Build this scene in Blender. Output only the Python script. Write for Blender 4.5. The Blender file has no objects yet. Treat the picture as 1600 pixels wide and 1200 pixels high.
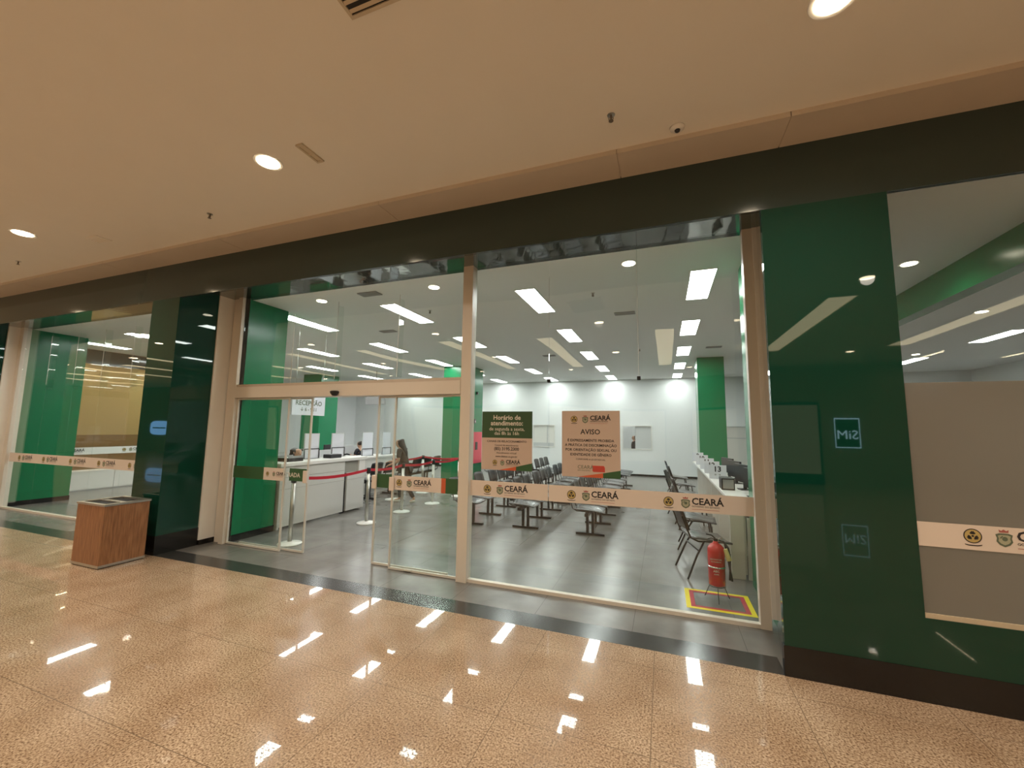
import bpy, bmesh, math, random
from mathutils import Vector, Matrix
random.seed(7)
C = bpy.context.scene.collection
sc = bpy.context.scene

# ------------------------------------------------------------------ camera, world, exposure
H = 1.75
YAW, PIT, ROL, FPX = -0.3545312, 0.10850102, 0.01357081, 637.8902
cy, sy, cp, sp, cr, sr = math.cos(YAW), math.sin(YAW), math.cos(PIT), math.sin(PIT), math.cos(ROL), math.sin(ROL)
fw = Vector((sy*cp, cy*cp, sp)); r0 = Vector((cy, -sy, 0)); u0 = r0.cross(fw)
rt = r0*cr + u0*sr; up = -r0*sr + u0*cr
cam_d = bpy.data.cameras.new('camera'); cam = bpy.data.objects.new('camera', cam_d); C.objects.link(cam)
cam.matrix_world = Matrix(((rt.x, up.x, -fw.x, 0), (rt.y, up.y, -fw.y, 0), (rt.z, up.z, -fw.z, H), (0, 0, 0, 1)))
cam_d.sensor_fit = 'HORIZONTAL'; cam_d.sensor_width = 36; cam_d.lens = FPX/1600*36; cam_d.clip_start = 0.02; cam_d.clip_end = 200
sc.camera = cam
w = bpy.data.worlds.new('world'); sc.world = w; w.use_nodes = True
w.node_tree.nodes['Background'].inputs[0].default_value = (1.0, 0.90, 0.80, 1); w.node_tree.nodes['Background'].inputs[1].default_value = 0.25
sc.view_settings.view_transform = 'Standard'; sc.view_settings.look = 'None'; sc.view_settings.gamma = 1
sc.view_settings.use_curve_mapping = False; sc.view_settings.exposure = 0.0
PANEL_L, DOWN_W, COVE_L, IN_DOWN_W = 27.0, 165.0, 3.8, 30.0
WARM = (1.0, 0.89, 0.75)

# ------------------------------------------------------------------ materials
M = {}
def mat(name, col, rough=.5, metal=0, spec=.5, emit=None, es=0, coat=0, noise=None, bump=None):
    m = bpy.data.materials.new(name); m.use_nodes = True; nt = m.node_tree; b = nt.nodes['Principled BSDF']
    b.inputs['Base Color'].default_value = (*col, 1); b.inputs['Roughness'].default_value = rough
    b.inputs['Metallic'].default_value = metal; b.inputs['Specular IOR Level'].default_value = spec
    b.inputs['Coat Weight'].default_value = coat; b.inputs['Coat Roughness'].default_value = .03
    if emit: b.inputs['Emission Color'].default_value = (*emit, 1); b.inputs['Emission Strength'].default_value = es
    tc = nt.nodes.new('ShaderNodeTexCoord')
    if noise:
        sc_, amt = noise
        n = nt.nodes.new('ShaderNodeTexNoise'); n.inputs['Scale'].default_value = sc_; n.inputs['Detail'].default_value = 4
        nt.links.new(tc.outputs['Object'], n.inputs['Vector'])
        mx = nt.nodes.new('ShaderNodeMix'); mx.data_type = 'RGBA'; mx.blend_type = 'MIX'
        mx.inputs[6].default_value = (*[c*(1-amt) for c in col], 1); mx.inputs[7].default_value = (*[min(1, c*(1+amt)) for c in col], 1)
        nt.links.new(n.outputs['Fac'], mx.inputs[0]); nt.links.new(mx.outputs[2], b.inputs['Base Color'])
    if bump:
        sc_, st = bump
        n2 = nt.nodes.new('ShaderNodeTexNoise'); n2.inputs['Scale'].default_value = sc_; n2.inputs['Detail'].default_value = 1
        nt.links.new(tc.outputs['Object'], n2.inputs['Vector'])
        bp = nt.nodes.new('ShaderNodeBump'); bp.inputs['Strength'].default_value = st; bp.inputs['Distance'].default_value = .01
        nt.links.new(n2.outputs['Fac'], bp.inputs['Height']); nt.links.new(bp.outputs[0], b.inputs['Normal'])
    M[name] = m; return m
mat('ceiling_paint', (.80, .75, .66), .8, noise=(3, .02))
mat('cornice_stone', (.58, .50, .41), .45, noise=(2.5, .06))
mat('green_glass', (.004, .045, .029), .02, spec=.5, noise=(.7, .05), bump=(.6, .02))
mat('green_return', (.012, .045, .035), .03, spec=1.0, coat=.6, bump=(1.2, .25))
mat('fascia_glass', (.032, .052, .046), .10, spec=.5)
mat('soffit_glass', (.03, .06, .05), .03, spec=1.0, coat=1.0, bump=(5, .25))
mat('green_paint', (.008, .19, .075), .22, noise=(1.2, .05))
mat('black_granite', (.009, .008, .008), .18, noise=(60, .5))
mat('dark_granite', (.042, .040, .038), .2, noise=(60, .3))
mat('white_wall', (.80, .81, .81), .55, noise=(2, .015))
mat('interior_ceiling', (.86, .86, .84), .6, noise=(2, .015))
mat('jamb_white', (.90, .87, .82), .6, noise=(4, .05))
mat('cream_metal', (.72, .66, .58), .35)
mat('edge_white', (.66, .63, .57), .35)
mat('vinyl_cream', (.76, .66, .58), .55)
mat('vinyl_green', (.035, .11, .040), .5)
mat('vinyl_orange', (.62, .12, .045), .5)
mat('poster_cream', (.60, .47, .39), .5)
mat('poster_green', (.035, .085, .035), .5)
mat('ink', (.03, .025, .025), .6); mat('ink_green', (.12, .15, .10), .6); mat('ink_yellow', (.52, .39, .14), .6)
mat('ink_white', (.70, .66, .58), .6); mat('ink_red', (.55, .06, .04), .5)
mat('black_plastic', (.018, .018, .020), .38); mat('black_metal', (.012, .012, .013), .35, metal=.2)
mat('seat_grey', (.10, .10, .105), .22); mat('steel', (.52, .50, .46), .28, metal=.9)
mat('white_lacquer', (.78, .76, .72), .3); mat('base_white', (.75, .75, .72), .3)
mat('counter_front', (.60, .59, .55), .4, noise=(1.5, .03)); mat('counter_grey', (.30, .29, .25), .45)
mat('belt_red', (.52, .012, .03), .5); mat('ext_red', (.50, .010, .012), .25, coat=.5)
mat('tape_yellow', (.85, .68, .02), .5); mat('tape_red', (.45, .03, .05), .5)
mat('label_tan', (.55, .48, .20), .5); mat('fire_pink', (.75, .08, .12), .5)
mat('chrome', (.8, .8, .8), .12, metal=1); mat('grey_plastic', (.30, .30, .30), .5); mat('bronze', (.20, .17, .13), .4, metal=.4); mat('panel_grey', (.55, .56, .56), .5)
mat('dark_slot', (.015, .013, .012), .7); mat('vent_cream', (.56, .47, .34), .6)
mat('screen_white', (.72, .73, .78), .35); mat('skin', (.52, .30, .20), .5); mat('hair', (.018, .009, .006), .45)
mat('blouse', (.06, .04, .03), .8); mat('trousers', (.012, .013, .016), .8); mat('shoe', (.60, .58, .52), .5)
mat('blue_shirt', (.45, .47, .50), .8); mat('dark_shirt', (.02, .02, .03), .8)
mat('panel_light', (1, 1, 1), emit=(.96, 1.0, .97), es=PANEL_L)
mat('lamp_warm', (1, 1, 1), emit=(1.0, .80, .52), es=30); mat('lamp_in', (1, 1, 1), emit=(1.0, .88, .68), es=14)
mat('cove_light', (1, 1, 1), emit=(1.0, .82, .50), es=COVE_L)
mat('line_light', (1, 1, 1), emit=(1.0, .84, .55), es=10)
mat('sign_glow', (.1, .1, .1), emit=(.55, .85, 1.0), es=4.5); mat('sign_dark', (.01, .03, .03), .3)
mat('sign_blue', (.1, .3, .6), emit=(.25, .55, 1.0), es=3.2)
mat('shop_fill_glow', (.1, .1, .1), emit=(1.0, .76, .48), es=.5)  # glow of the assumed shopfronts, added as fill light
mat('corridor_wall', (.60, .50, .30), .6, noise=(1, .05)); mat('mall_wall', (.42, .34, .24), .5, noise=(1, .08))
mat('brown_wall', (.30, .21, .12), .6)

mat('fin_glint', (.85, .88, .85), .08, spec=1, coat=1)  # pale base colour paints in the light streaks reflected at the glass joints
def glass(name, f0=.06, tint=(.96, .985, .97), bumps=.05, frost=0):
    m = bpy.data.materials.new(name); m.use_nodes = True; nt = m.node_tree; nt.nodes.clear()
    N = nt.nodes.new; L = nt.links.new
    out = N('ShaderNodeOutputMaterial'); mix = N('ShaderNodeMixShader'); gl = N('ShaderNodeBsdfGlossy'); gl.inputs['Roughness'].default_value = .004
    if frost:
        tr = N('ShaderNodeMixShader'); tr.inputs[0].default_value = frost
        t0 = N('ShaderNodeBsdfTransparent'); t0.inputs[0].default_value = (.5, .5, .5, 1)
        a = N('ShaderNodeMixShader'); a.inputs[0].default_value = .5
        t1 = N('ShaderNodeBsdfTranslucent'); t1.inputs[0].default_value = (.60, .60, .55, 1)
        d1 = N('ShaderNodeBsdfDiffuse'); d1.inputs[0].default_value = (.36, .34, .30, 1)
        L(t1.outputs[0], a.inputs[1]); L(d1.outputs[0], a.inputs[2]); L(t0.outputs[0], tr.inputs[1]); L(a.outputs[0], tr.inputs[2])
        gl.inputs['Roughness'].default_value = .12
    else:
        tr = N('ShaderNodeBsdfTransparent'); tr.inputs[0].default_value = (*tint, 1)
    lw = N('ShaderNodeLayerWeight'); lw.inputs[0].default_value = .5
    p = N('ShaderNodeMath'); p.operation = 'POWER'; p.inputs[1].default_value = 5; L(lw.outputs['Facing'], p.inputs[0])
    mu = N('ShaderNodeMath'); mu.operation = 'MULTIPLY_ADD'; mu.inputs[1].default_value = 1-f0; mu.inputs[2].default_value = f0; L(p.outputs[0], mu.inputs[0])
    tc = N('ShaderNodeTexCoord'); n = N('ShaderNodeTexNoise'); n.inputs['Scale'].default_value = .8; n.inputs['Detail'].default_value = 0
    L(tc.outputs['Object'], n.inputs['Vector']); b = N('ShaderNodeBump'); b.inputs['Strength'].default_value = 1; b.inputs['Distance'].default_value = bumps
    L(n.outputs['Fac'], b.inputs['Height']); L(b.outputs[0], gl.inputs['Normal'])
    L(mu.outputs[0], mix.inputs[0]); L(tr.outputs[0], mix.inputs[1]); L(gl.outputs[0], mix.inputs[2]); L(mix.outputs[0], out.inputs[0])
    M[name] = m
glass('glass', .045, bumps=.012); glass('glass_frosted', .03, frost=.93, bumps=.002); glass('glass_clear', .04, bumps=.004)

def tilefloor(name, kind):
    m = bpy.data.materials.new(name); m.use_nodes = True; nt = m.node_tree; N = nt.nodes.new; L = nt.links.new
    b = nt.nodes['Principled BSDF']; tc = N('ShaderNodeTexCoord')
    br = N('ShaderNodeTexBrick'); br.offset = 0; br.squash = 1
    br.inputs['Scale'].default_value = 1; br.inputs['Brick Width'].default_value = .89; br.inputs['Row Height'].default_value = .89
    br.inputs['Mortar Size'].default_value = .0025 if kind == 'granite' else .0025; br.inputs['Mortar Smooth'].default_value = .3
    mp = N('ShaderNodeMapping'); mp.inputs['Location'].default_value = (.11, -2.515+.89*3, 0) if kind == 'granite' else (.3, .1, 0)
    L(tc.outputs['Object'], mp.inputs[0]); L(mp.outputs[0], br.inputs['Vector'])
    if kind == 'granite':
        n1 = N('ShaderNodeTexNoise'); n1.inputs['Scale'].default_value = 88; n1.inputs['Detail'].default_value = 5; n1.inputs['Roughness'].default_value = .62
        n2 = N('ShaderNodeTexNoise'); n2.inputs['Scale'].default_value = 2.6; n2.inputs['Detail'].default_value = 4
        n3 = N('ShaderNodeTexVoronoi'); n3.inputs['Scale'].default_value = 90
        for n in (n1, n2, n3): L(tc.outputs['Object'], n.inputs['Vector'])
        r1 = N('ShaderNodeValToRGB'); e = r1.color_ramp.elements
        e[0].position = .36; e[0].color = (.15, .09, .055, 1); e[1].position = .60; e[1].color = (.68, .54, .40, 1)
        x = r1.color_ramp.elements.new(.46); x.color = (.40, .28, .19, 1)
        L(n1.outputs['Fac'], r1.inputs[0])
        r2 = N('ShaderNodeValToRGB'); e = r2.color_ramp.elements; e[0].position = .3; e[0].color = (.80, .72, .64, 1); e[1].position = .7; e[1].color = (1.05, 1.03, 1, 1)
        L(n2.outputs['Fac'], r2.inputs[0])
        mu = N('ShaderNodeMix'); mu.data_type = 'RGBA'; mu.blend_type = 'MULTIPLY'; mu.inputs[0].default_value = 1
        L(r1.outputs[0], mu.inputs[6]); L(r2.outputs[0], mu.inputs[7])
        L(mu.outputs[2], br.inputs['Color1']); L(mu.outputs[2], br.inputs['Color2']); br.inputs['Mortar'].default_value = (.19, .13, .085, 1)
        rr = N('ShaderNodeMapRange'); rr.inputs[1].default_value = .42; rr.inputs[2].default_value = .50; rr.inputs[3].default_value = .22; rr.inputs[4].default_value = .004
        L(n1.outputs['Fac'], rr.inputs[0]); L(rr.outputs[0], b.inputs['Roughness']); b.inputs['Specular IOR Level'].default_value = .4
    else:
        n2 = N('ShaderNodeTexNoise'); n2.inputs['Scale'].default_value = 2.2; n2.inputs['Detail'].default_value = 5
        L(tc.outputs['Object'], n2.inputs['Vector'])
        r2 = N('ShaderNodeValToRGB'); e = r2.color_ramp.elements; e[0].position = .3; e[0].color = (.145, .138, .128, 1); e[1].position = .7; e[1].color = (.215, .205, .192, 1)
        L(n2.outputs['Fac'], r2.inputs[0]); L(r2.outputs[0], br.inputs['Color1']); L(r2.outputs[0], br.inputs['Color2'])
        br.inputs['Mortar'].default_value = (.10, .095, .09, 1); b.inputs['Roughness'].default_value = .24
    L(br.outputs['Color'], b.inputs['Base Color']); M[name] = m
tilefloor('granite', 'granite'); tilefloor('grey_tile', 'grey')
def wood():
    m = bpy.data.materials.new('wood'); m.use_nodes = True; nt = m.node_tree; N = nt.nodes.new; L = nt.links.new; b = nt.nodes['Principled BSDF']
    tc = N('ShaderNodeTexCoord'); mp = N('ShaderNodeMapping'); mp.inputs['Scale'].default_value = (30, 30, 2.5)
    n = N('ShaderNodeTexNoise'); n.inputs['Scale'].default_value = 2; n.inputs['Detail'].default_value = 6
    r = N('ShaderNodeValToRGB'); e = r.color_ramp.elements; e[0].position = .3; e[0].color = (.20, .085, .035, 1); e[1].position = .7; e[1].color = (.38, .18, .08, 1)
    L(tc.outputs['Object'], mp.inputs[0]); L(mp.outputs[0], n.inputs['Vector']); L(n.outputs['Fac'], r.inputs[0]); L(r.outputs[0], b.inputs['Base Color'])
    b.inputs['Roughness'].default_value = .4; M['wood'] = m
wood()

# ------------------------------------------------------------------ mesh helpers
class MB:
    def __init__(s): s.bm = bmesh.new(); s.mi = 0
    def _set(s, fs):
        for f in fs: f.material_index = s.mi
    def box(s, x0, x1, y0, y1, z0, z1, bev=0):
        v = [s.bm.verts.new((x, y, z)) for x in (x0, x1) for y in (y0, y1) for z in (z0, z1)]
        fs = [s.bm.faces.new([v[i] for i in q]) for q in ((0, 1, 3, 2), (4, 6, 7, 5), (0, 4, 5, 1), (2, 3, 7, 6), (0, 2, 6, 4), (1, 5, 7, 3))]
        s._set(fs)
        if bev:
            es = list({e for f in fs for e in f.edges})
            r = bmesh.ops.bevel(s.bm, geom=es, offset=bev, segments=2, affect='EDGES', profile=.5)
            s._set(r['faces'])
        return s
    def prism(s, pts, axis, a, b):
        def P(p, t):
            return {'x': (t, p[0], p[1]), 'y': (p[0], t, p[1]), 'z': (p[0], p[1], t)}[axis]
        A = [s.bm.verts.new(P(p, a)) for p in pts]; B = [s.bm.verts.new(P(p, b)) for p in pts]
        fs = [s.bm.faces.new(A[::-1]), s.bm.faces.new(B)]
        n = len(pts)
        for i in range(n): fs.append(s.bm.faces.new((A[i], A[(i+1) % n], B[(i+1) % n], B[i])))
        s._set(fs); return s
    def tube(s, path, r, seg=8, closed=False):
        path = [Vector(p) for p in path]; rings = []; n = len(path)
        rr = r if isinstance(r, (list, tuple)) else [r]*n
        ref = None
        for i, p in enumerate(path):
            if closed: d = path[(i+1) % n]-path[i-1]
            else: d = path[min(i+1, n-1)]-path[max(i-1, 0)]
            d.normalize()
            if ref is None: ref = Vector((0, 0, 1)) if abs(d.z) < .9 else Vector((1, 0, 0))
            u = d.cross(ref)
            if u.length < 1e-4: u = d.cross(Vector((.3, .9, .1)))
            u.normalize(); v = d.cross(u); ref = -v if False else ref
            rings.append([s.bm.verts.new(p+(u*math.cos(t)+v*math.sin(t))*rr[i]) for t in [2*math.pi*k/seg for k in range(seg)]])
        fs = []
        m = n if closed else n-1
        for i in range(m):
            a, b = rings[i], rings[(i+1) % n]
            for k in range(seg): fs.append(s.bm.faces.new((a[k], a[(k+1) % seg], b[(k+1) % seg], b[k])))
        if not closed: fs += [s.bm.faces.new(rings[0][::-1]), s.bm.faces.new(rings[-1])]
        s._set(fs); return s
    def lathe(s, prof, cx=0, cy_=0, seg=24):
        rings = []
        for r, z in prof:
            rings.append([s.bm.verts.new((cx+r*math.cos(2*math.pi*k/seg), cy_+r*math.sin(2*math.pi*k/seg), z)) for k in range(seg)])
        fs = []
        for a, b in zip(rings, rings[1:]):
            for k in range(seg): fs.append(s.bm.faces.new((a[k], a[(k+1) % seg], b[(k+1) % seg], b[k])))
        fs += [s.bm.faces.new(rings[0][::-1]), s.bm.faces.new(rings[-1])]
        s._set(fs); return s
    def sheet(s, grid, t):
        """grid[i][j] of points; solid sheet of thickness t along averaged normal"""
        g = [[Vector(p) for p in row] for row in grid]; n, m = len(g), len(g[0]); nr = [[None]*m for _ in range(n)]
        for i in range(n):
            for j in range(m):
                a = g[min(i+1, n-1)][j]-g[max(i-1, 0)][j]; b = g[i][min(j+1, m-1)]-g[i][max(j-1, 0)]
                c = a.cross(b); nr[i][j] = c.normalized() if c.length > 1e-9 else Vector((0, 0, 1))
        A = [[s.bm.verts.new(g[i][j]) for j in range(m)] for i in range(n)]
        B = [[s.bm.verts.new(g[i][j]-nr[i][j]*t) for j in range(m)] for i in range(n)]
        fs = []
        for i in range(n-1):
            for j in range(m-1):
                fs.append(s.bm.faces.new((A[i][j], A[i+1][j], A[i+1][j+1], A[i][j+1])))
                fs.append(s.bm.faces.new((B[i][j], B[i][j+1], B[i+1][j+1], B[i+1][j])))
        for i in range(n-1):
            fs.append(s.bm.faces.new((A[i][0], B[i][0], B[i+1][0], A[i+1][0]))); fs.append(s.bm.faces.new((A[i][-1], A[i+1][-1], B[i+1][-1], B[i][-1])))
        for j in range(m-1):
            fs.append(s.bm.faces.new((A[0][j], A[0][j+1], B[0][j+1], B[0][j]))); fs.append(s.bm.faces.new((A[-1][j], B[-1][j], B[-1][j+1], A[-1][j+1])))
        s._set(fs); return s
    def build(s, name, m, parent=None, smooth=False):
        me = bpy.data.meshes.new(name); bmesh.ops.recalc_face_normals(s.bm, faces=s.bm.faces[:]); s.bm.to_mesh(me); s.bm.free()
        for x in (m if isinstance(m, (list, tuple)) else [m]): me.materials.append(M[x])
        if smooth:
            for p in me.polygons: p.use_smooth = True
        o = bpy.data.objects.new(name, me); C.objects.link(o)
        if parent: o.parent = parent
        return o
def empty(name, loc=(0, 0, 0), rz=0):
    o = bpy.data.objects.new(name, None); C.objects.link(o); o.location = loc; o.rotation_euler = (0, 0, rz); o.empty_display_size = .1; return o
def tag(o, label, cat, group=None, kind=None):
    o['label'] = label; o['category'] = cat
    if group: o['group'] = group
    if kind: o['kind'] = kind
    return o
def struct(o, label=None, cat=None):
    o['kind'] = 'structure'
    if label: o['label'] = label
    if cat: o['category'] = cat
    return o
def kids(o): return [x for x in C.objects if x.parent == o]
KID = {}
def copy_tree(o, parent=None):
    c = o.copy(); C.objects.link(c)
    if parent: c.parent = parent
    for ch in KIDS_OF(o): copy_tree(ch, c)
    return c
def KIDS_OF(o):
    return [x for x in list(o.children)]
ORD = ['nearest', 'second', 'third', 'fourth', 'fifth', 'sixth', 'seventh', 'eighth']

def text_mesh(lines, thick=.0008):
    """lines: (string, size, x, y, align, weight) -> mesh in XY plane"""
    bm = bmesh.new()
    for (st, size, x, y, al, wt) in lines:
        cu = bpy.data.curves.new('t', 'FONT'); cu.body = st; cu.size = size; cu.align_x = al; cu.offset = wt*size; cu.resolution_u = 2
        cu.extrude = thick/2
        ob = bpy.data.objects.new('t', cu); C.objects.link(ob)
        dg = bpy.context.evaluated_depsgraph_get(); me = bpy.data.meshes.new_from_object(ob.evaluated_get(dg))
        me.transform(Matrix.Translation((x, y, 0))); bm.from_mesh(me)
        bpy.data.objects.remove(ob); bpy.data.curves.remove(cu); bpy.data.meshes.remove(me)
    out = bpy.data.meshes.new('lettering'); bm.to_mesh(out); bm.free(); return out
def text_obj(name, lines, m, parent, loc, rot, thick=.0008):
    me = text_mesh(lines, thick); me.materials.append(M[m]); o = bpy.data.objects.new(name, me); C.objects.link(o)
    o.parent = parent; o.location = loc; o.rotation_euler = rot; return o
RF = (math.pi/2, 0, 0)               # reads from the mall side (-y)

# logo meshes (drawn in XY, size ~ 0.09 high)
def me_of(o):
    me = o.data; bpy.data.objects.remove(o); return me
def circ(x, y, r, n=24): return [(x+r*math.cos(2*math.pi*k/n), y+r*math.sin(2*math.pi*k/n)) for k in range(n)]
def emblem_mesh():
    b = MB()
    b.mi = 0; b.prism(circ(0, 0, .047), 'z', 0, .0006)
    b.mi = 1; b.prism(circ(0, 0, .041), 'z', .0006, .0010)
    b.mi = 0
    for k in range(3):
        a = math.pi/2+k*2*math.pi/3
        for s_ in (-.5, .5):
            c = (.021*math.cos(a)+.008*s_*math.cos(a+1.57), .021*math.sin(a)+.008*s_*math.sin(a+1.57))
            q = [(c[0]+u*math.cos(a)-v*math.sin(a), c[1]+u*math.sin(a)+v*math.cos(a)) for u, v in ((.012, 0), (-.004, .012), (-.010, .004), (-.010, -.004), (-.004, -.012))]
            b.prism(q, 'z', .0010, .0014)
    b.prism(circ(0, 0, .007, 10), 'z', .0010, .0014)
    b.prism([(-.042, -.058), (-.02, -.064), (.02, -.064), (.042, -.058), (.044, -.052), (.02, -.057), (-.02, -.057), (-.044, -.052)], 'z', 0, .0006)
    return me_of(b.build('emblem', ['ink', 'ink_yellow']))
def crest_mesh():
    b = MB()
    sh = [(0, -.055), (.026, -.042), (.040, -.022), (.036, 0), (.042, .022), (.024, .030), (-.024, .030), (-.042, .022), (-.036, 0), (-.040, -.022), (-.026, -.042)]
    b.mi = 0; b.prism(sh, 'z', 0, .0006)
    b.mi = 1; b.prism([(x*.74, y*.74-.002) for x, y in sh], 'z', .0006, .0010)
    b.mi = 0; b.prism(circ(.002, -.004, .014, 12), 'z', .0010, .0013); b.prism([(-.022, .004), (-.008, .016), (-.006, .010), (-.018, -.004)], 'z', .0010, .0013)
    b.mi = 2; b.prism([(-.022, .036), (.022, .036), (.024, .054), (.012, .046), (0, .056), (-.012, .046), (-.024, .054)], 'z', 0, .0008)
    return me_of(b.build('crest', ['ink_green', 'ink_yellow2', 'ink_red2']))
mat('ink_yellow2', (.40, .40, .28), .6); mat('ink_red2', (.40, .12, .10), .6)
EM, CR = emblem_mesh(), crest_mesh()
LET = text_mesh([('CEAR\u00c1', .088, 0, -.012, 'LEFT', .028), ('GOVERNO DO ESTADO', .0225, 0, -.038, 'LEFT', .01)])
_b = bmesh.new(); _b.from_mesh(LET)
for _f in (): pass
_b.to_mesh(LET); _b.free(); LET.materials.append(M['ink'])
def rule_mesh():
    b = MB(); b.box(0, .24, -.0020-.058, .0015-.058, 0, .0006); return me_of(b.build('rule', 'ink_red2'))
RU = rule_mesh()
def logo(parent, x, y, z, s=1.0, rot=RF, parts=('e', 'c', 't'), dx=(0, .155, .21)):
    for key, me, nm, d in (('e', EM, 'emblem', dx[0]), ('c', CR, 'crest', dx[1]), ('t', LET, 'lettering', dx[2]), ('t', RU, 'rule', dx[2])):
        if key not in parts: continue
        o = bpy.data.objects.new(nm, me); C.objects.link(o); o.parent = parent
        off = Vector((d*s, 0, 0)); off.rotate(Matrix.Rotation(rot[2], 3, 'Z'))
        o.location = Vector((x, y, z))+off; o.rotation_euler = rot; o.scale = (s, s, s)

# ------------------------------------------------------------------ shell of the mall
CZ, SZ = 4.10, 4.06         # mall ceiling, lower stone border
IC = 3.74                   # ceiling inside the office
F, G, BW = 3.66, 4.43, 16.7 # facade plane, glass plane, back wall
XL, XR = -34, 14
struct(MB().box(XL, XR, -9.6, F, -.1, 0).build('floor', 'granite'))
struct(MB().box(-14.8, 9.2, F+.26, BW, -.1, 0).build('floor', 'grey_tile'))
struct(MB().box(-20.2, -14.8, F, 18, -.1, 0).build('floor', 'granite'))
struct(MB().box(-14.8, .79, F, F+.26, -.1, 0.0).build('trim_1', 'dark_granite'))
struct(MB().box(.79, 9.2, F+.06, F+.26, -.1, 0.0).build('floor', 'grey_tile'))
mc = MB()
LX1 = [.93+4.2*k for k in range(-6, 4)]; LX2 = [-1.24+4.2*k for k in range(-6, 4)]
mc.box(XL, XR, -9.6, 3.30, CZ, CZ+.15); struct(mc.build('ceiling', 'ceiling_paint'))
struct(MB().box(-20.2, -14.9, 3.30, 18, CZ, CZ+.15).build('ceiling', 'ceiling_paint'))
st = MB(); br = [XL, -17.4, -14.9, -12.5, -10.04, -7.61, -5.17, -2.74, -.31, .94, 3.37, 5.8, XR]
for a, b in zip(br, br[1:]): st.box(a+.003, b-.003, 3.30, F-.002, SZ, SZ+.12)
st.box(XL, XR, 3.32, F-.02, SZ+.006, SZ+.16)
struct(st.build('trim_2', 'cornice_stone'))
# fascia
struct(MB().box(-14.8, XR, F, F+.04, 3.55, SZ+.1).build('wall_front', 'fascia_glass'), 'long dark glossy fascia panel above the shopfront', 'fascia')
struct(MB().box(-14.8, XR, F+.04, G+.02, SZ, SZ+.1).box(-14.8, .96, G+.02, G+.1, IC, SZ+.1).build('wall_front', 'fascia_glass'))
def soffit(x0, x1): return struct(MB().box(x0, x1, F+.041, G+.02, IC, IC+.05).build('ceiling', 'soffit_glass'), 'dark glossy glass soffit above the recessed shopfront', 'soffit')
soffit(-6.42, .96); soffit(-12.83, -7.03)
# piers: glass-clad columns between the bays
def pier(x0, x1, ywhite, xin0, xin1, yin):
    b = MB(); b.box(x0, x1, F, ywhite, .25, 3.55)
    b.box(x0, x1, F+.045, ywhite, 3.55, IC)
    struct(b.build('wall_pier', 'green_glass'), None)
    struct(MB().box(x0-.004, x1+.004, F-.004, ywhite+.004, 0, .25).build('baseboard_front', 'black_granite'))
    return b
pier(-7.03, -6.42, 4.20, 0, 0, 0)
struct(MB().box(-6.95, -6.40, 4.205, G+.03, .07, IC).build('wall_jamb', 'jamb_white'))
struct(MB().box(-6.95, -6.39, 4.21, G+.03, 0, .07).build('baseboard_left', 'black_granite'))
struct(MB().box(-6.95, -6.13, G+.03, 5.2, .1, IC).build('wall_inner', 'green_paint'))
struct(MB().box(-6.95, -6.12, G+.035, 5.21, 0, .1).build('baseboard_left', 'black_granite'))
pier(-14.8, -12.83, 4.20, 0, 0, 0)
struct(MB().box(-14.2, -12.80, 4.205, G+.03, .07, IC).build('wall_jamb', 'jamb_white'))
struct(MB().box(-14.2, -12.79, 4.21, G+.03, 0, .07).build('baseboard_left', 'black_granite'))
struct(MB().box(-13.9, -12.75, G+.03, 5.45, .1, IC).build('wall_inner', 'green_paint'))
struct(MB().box(-13.9, -12.74, G+.035, 5.46, 0, .1).build('baseboard_left', 'black_granite'))
# right pier and the green panels round the frosted window
rp = MB(); rp.box(.79, 1.61, F, F+.05, .21, 3.55); rp.box(1.61, 6.5, F, F+.05, .21, .53)
struct(rp.build('wall_front', 'green_glass'), 'glossy dark green glass cladding right of the entrance', 'wall panel')
struct(MB().box(.782, 6.5, F-.006, F+.05, 0, .21).build('baseboard_front', 'black_granite'))
struct(MB().prism([(.79, F+.051), (.90, G-.04), (.95, G-.04), (.84, F+.051)], 'z', 0, IC).build('wall_return', 'green_return'), 'mirror-like green glass return beside the entrance', 'wall panel')
struct(MB().box(.92, 1.5, G+.03, 5.55, 0, IC).build('wall_inner', 'green_paint'))
# office shell
struct(MB().box(-14.5, 9.2, G+.1, BW+.2, IC, IC+.12).box(.961, 9.2, F+.05, G+.1, IC, IC+.12).build('ceiling', 'interior_ceiling'))
W1, W2 = (-5.2, -4.25), (-1.52, -.42)
bw = MB(); x = -14.8
for a, b in (W1, W2):
    bw.box(x, a, BW, BW+.12, 0, IC); bw.box(a, b, BW, BW+.12, 0, 1.0); bw.box(a, b, BW, BW+.12, 1.93, IC); x = b
bw.box(x, 9.2, BW, BW+.12, 0, IC)
struct(bw.build('wall_back', 'white_wall'))
struct(MB().box(-14.4, 9.1, BW-.015, BW, 0, .07).build('baseboard_back', 'black_granite'))
struct(MB().box(-14.8, -14.6, 10.2, BW, 0, IC).build('wall_left', 'white_wall'))
struct(MB().box(9.0, 9.2, F+.3, BW, 0, IC).build('wall_right', 'white_wall'))
struct(MB().box(3.22, 3.40, 4.2, BW, 3.37, IC).build('trim_3', 'green_paint'), 'green bulkhead beam running under the office ceiling', 'beam')
# side room behind the back wall windows
struct(MB().box(-6.2, .6, 19.2, 19.3, 0, IC).box(-6.2, -6.1, BW+.12, 19.2, 0, IC).box(.5, .6, BW+.12, 19.2, 0, IC).build('wall_back', 'white_wall'))
struct(MB().box(-6.2, .6, BW+.12, 19.3, IC, IC+.1).build('ceiling', 'interior_ceiling')); struct(MB().box(-6.2, .6, BW, 19.3, -.1, 0).build('floor', 'grey_tile'))
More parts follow.
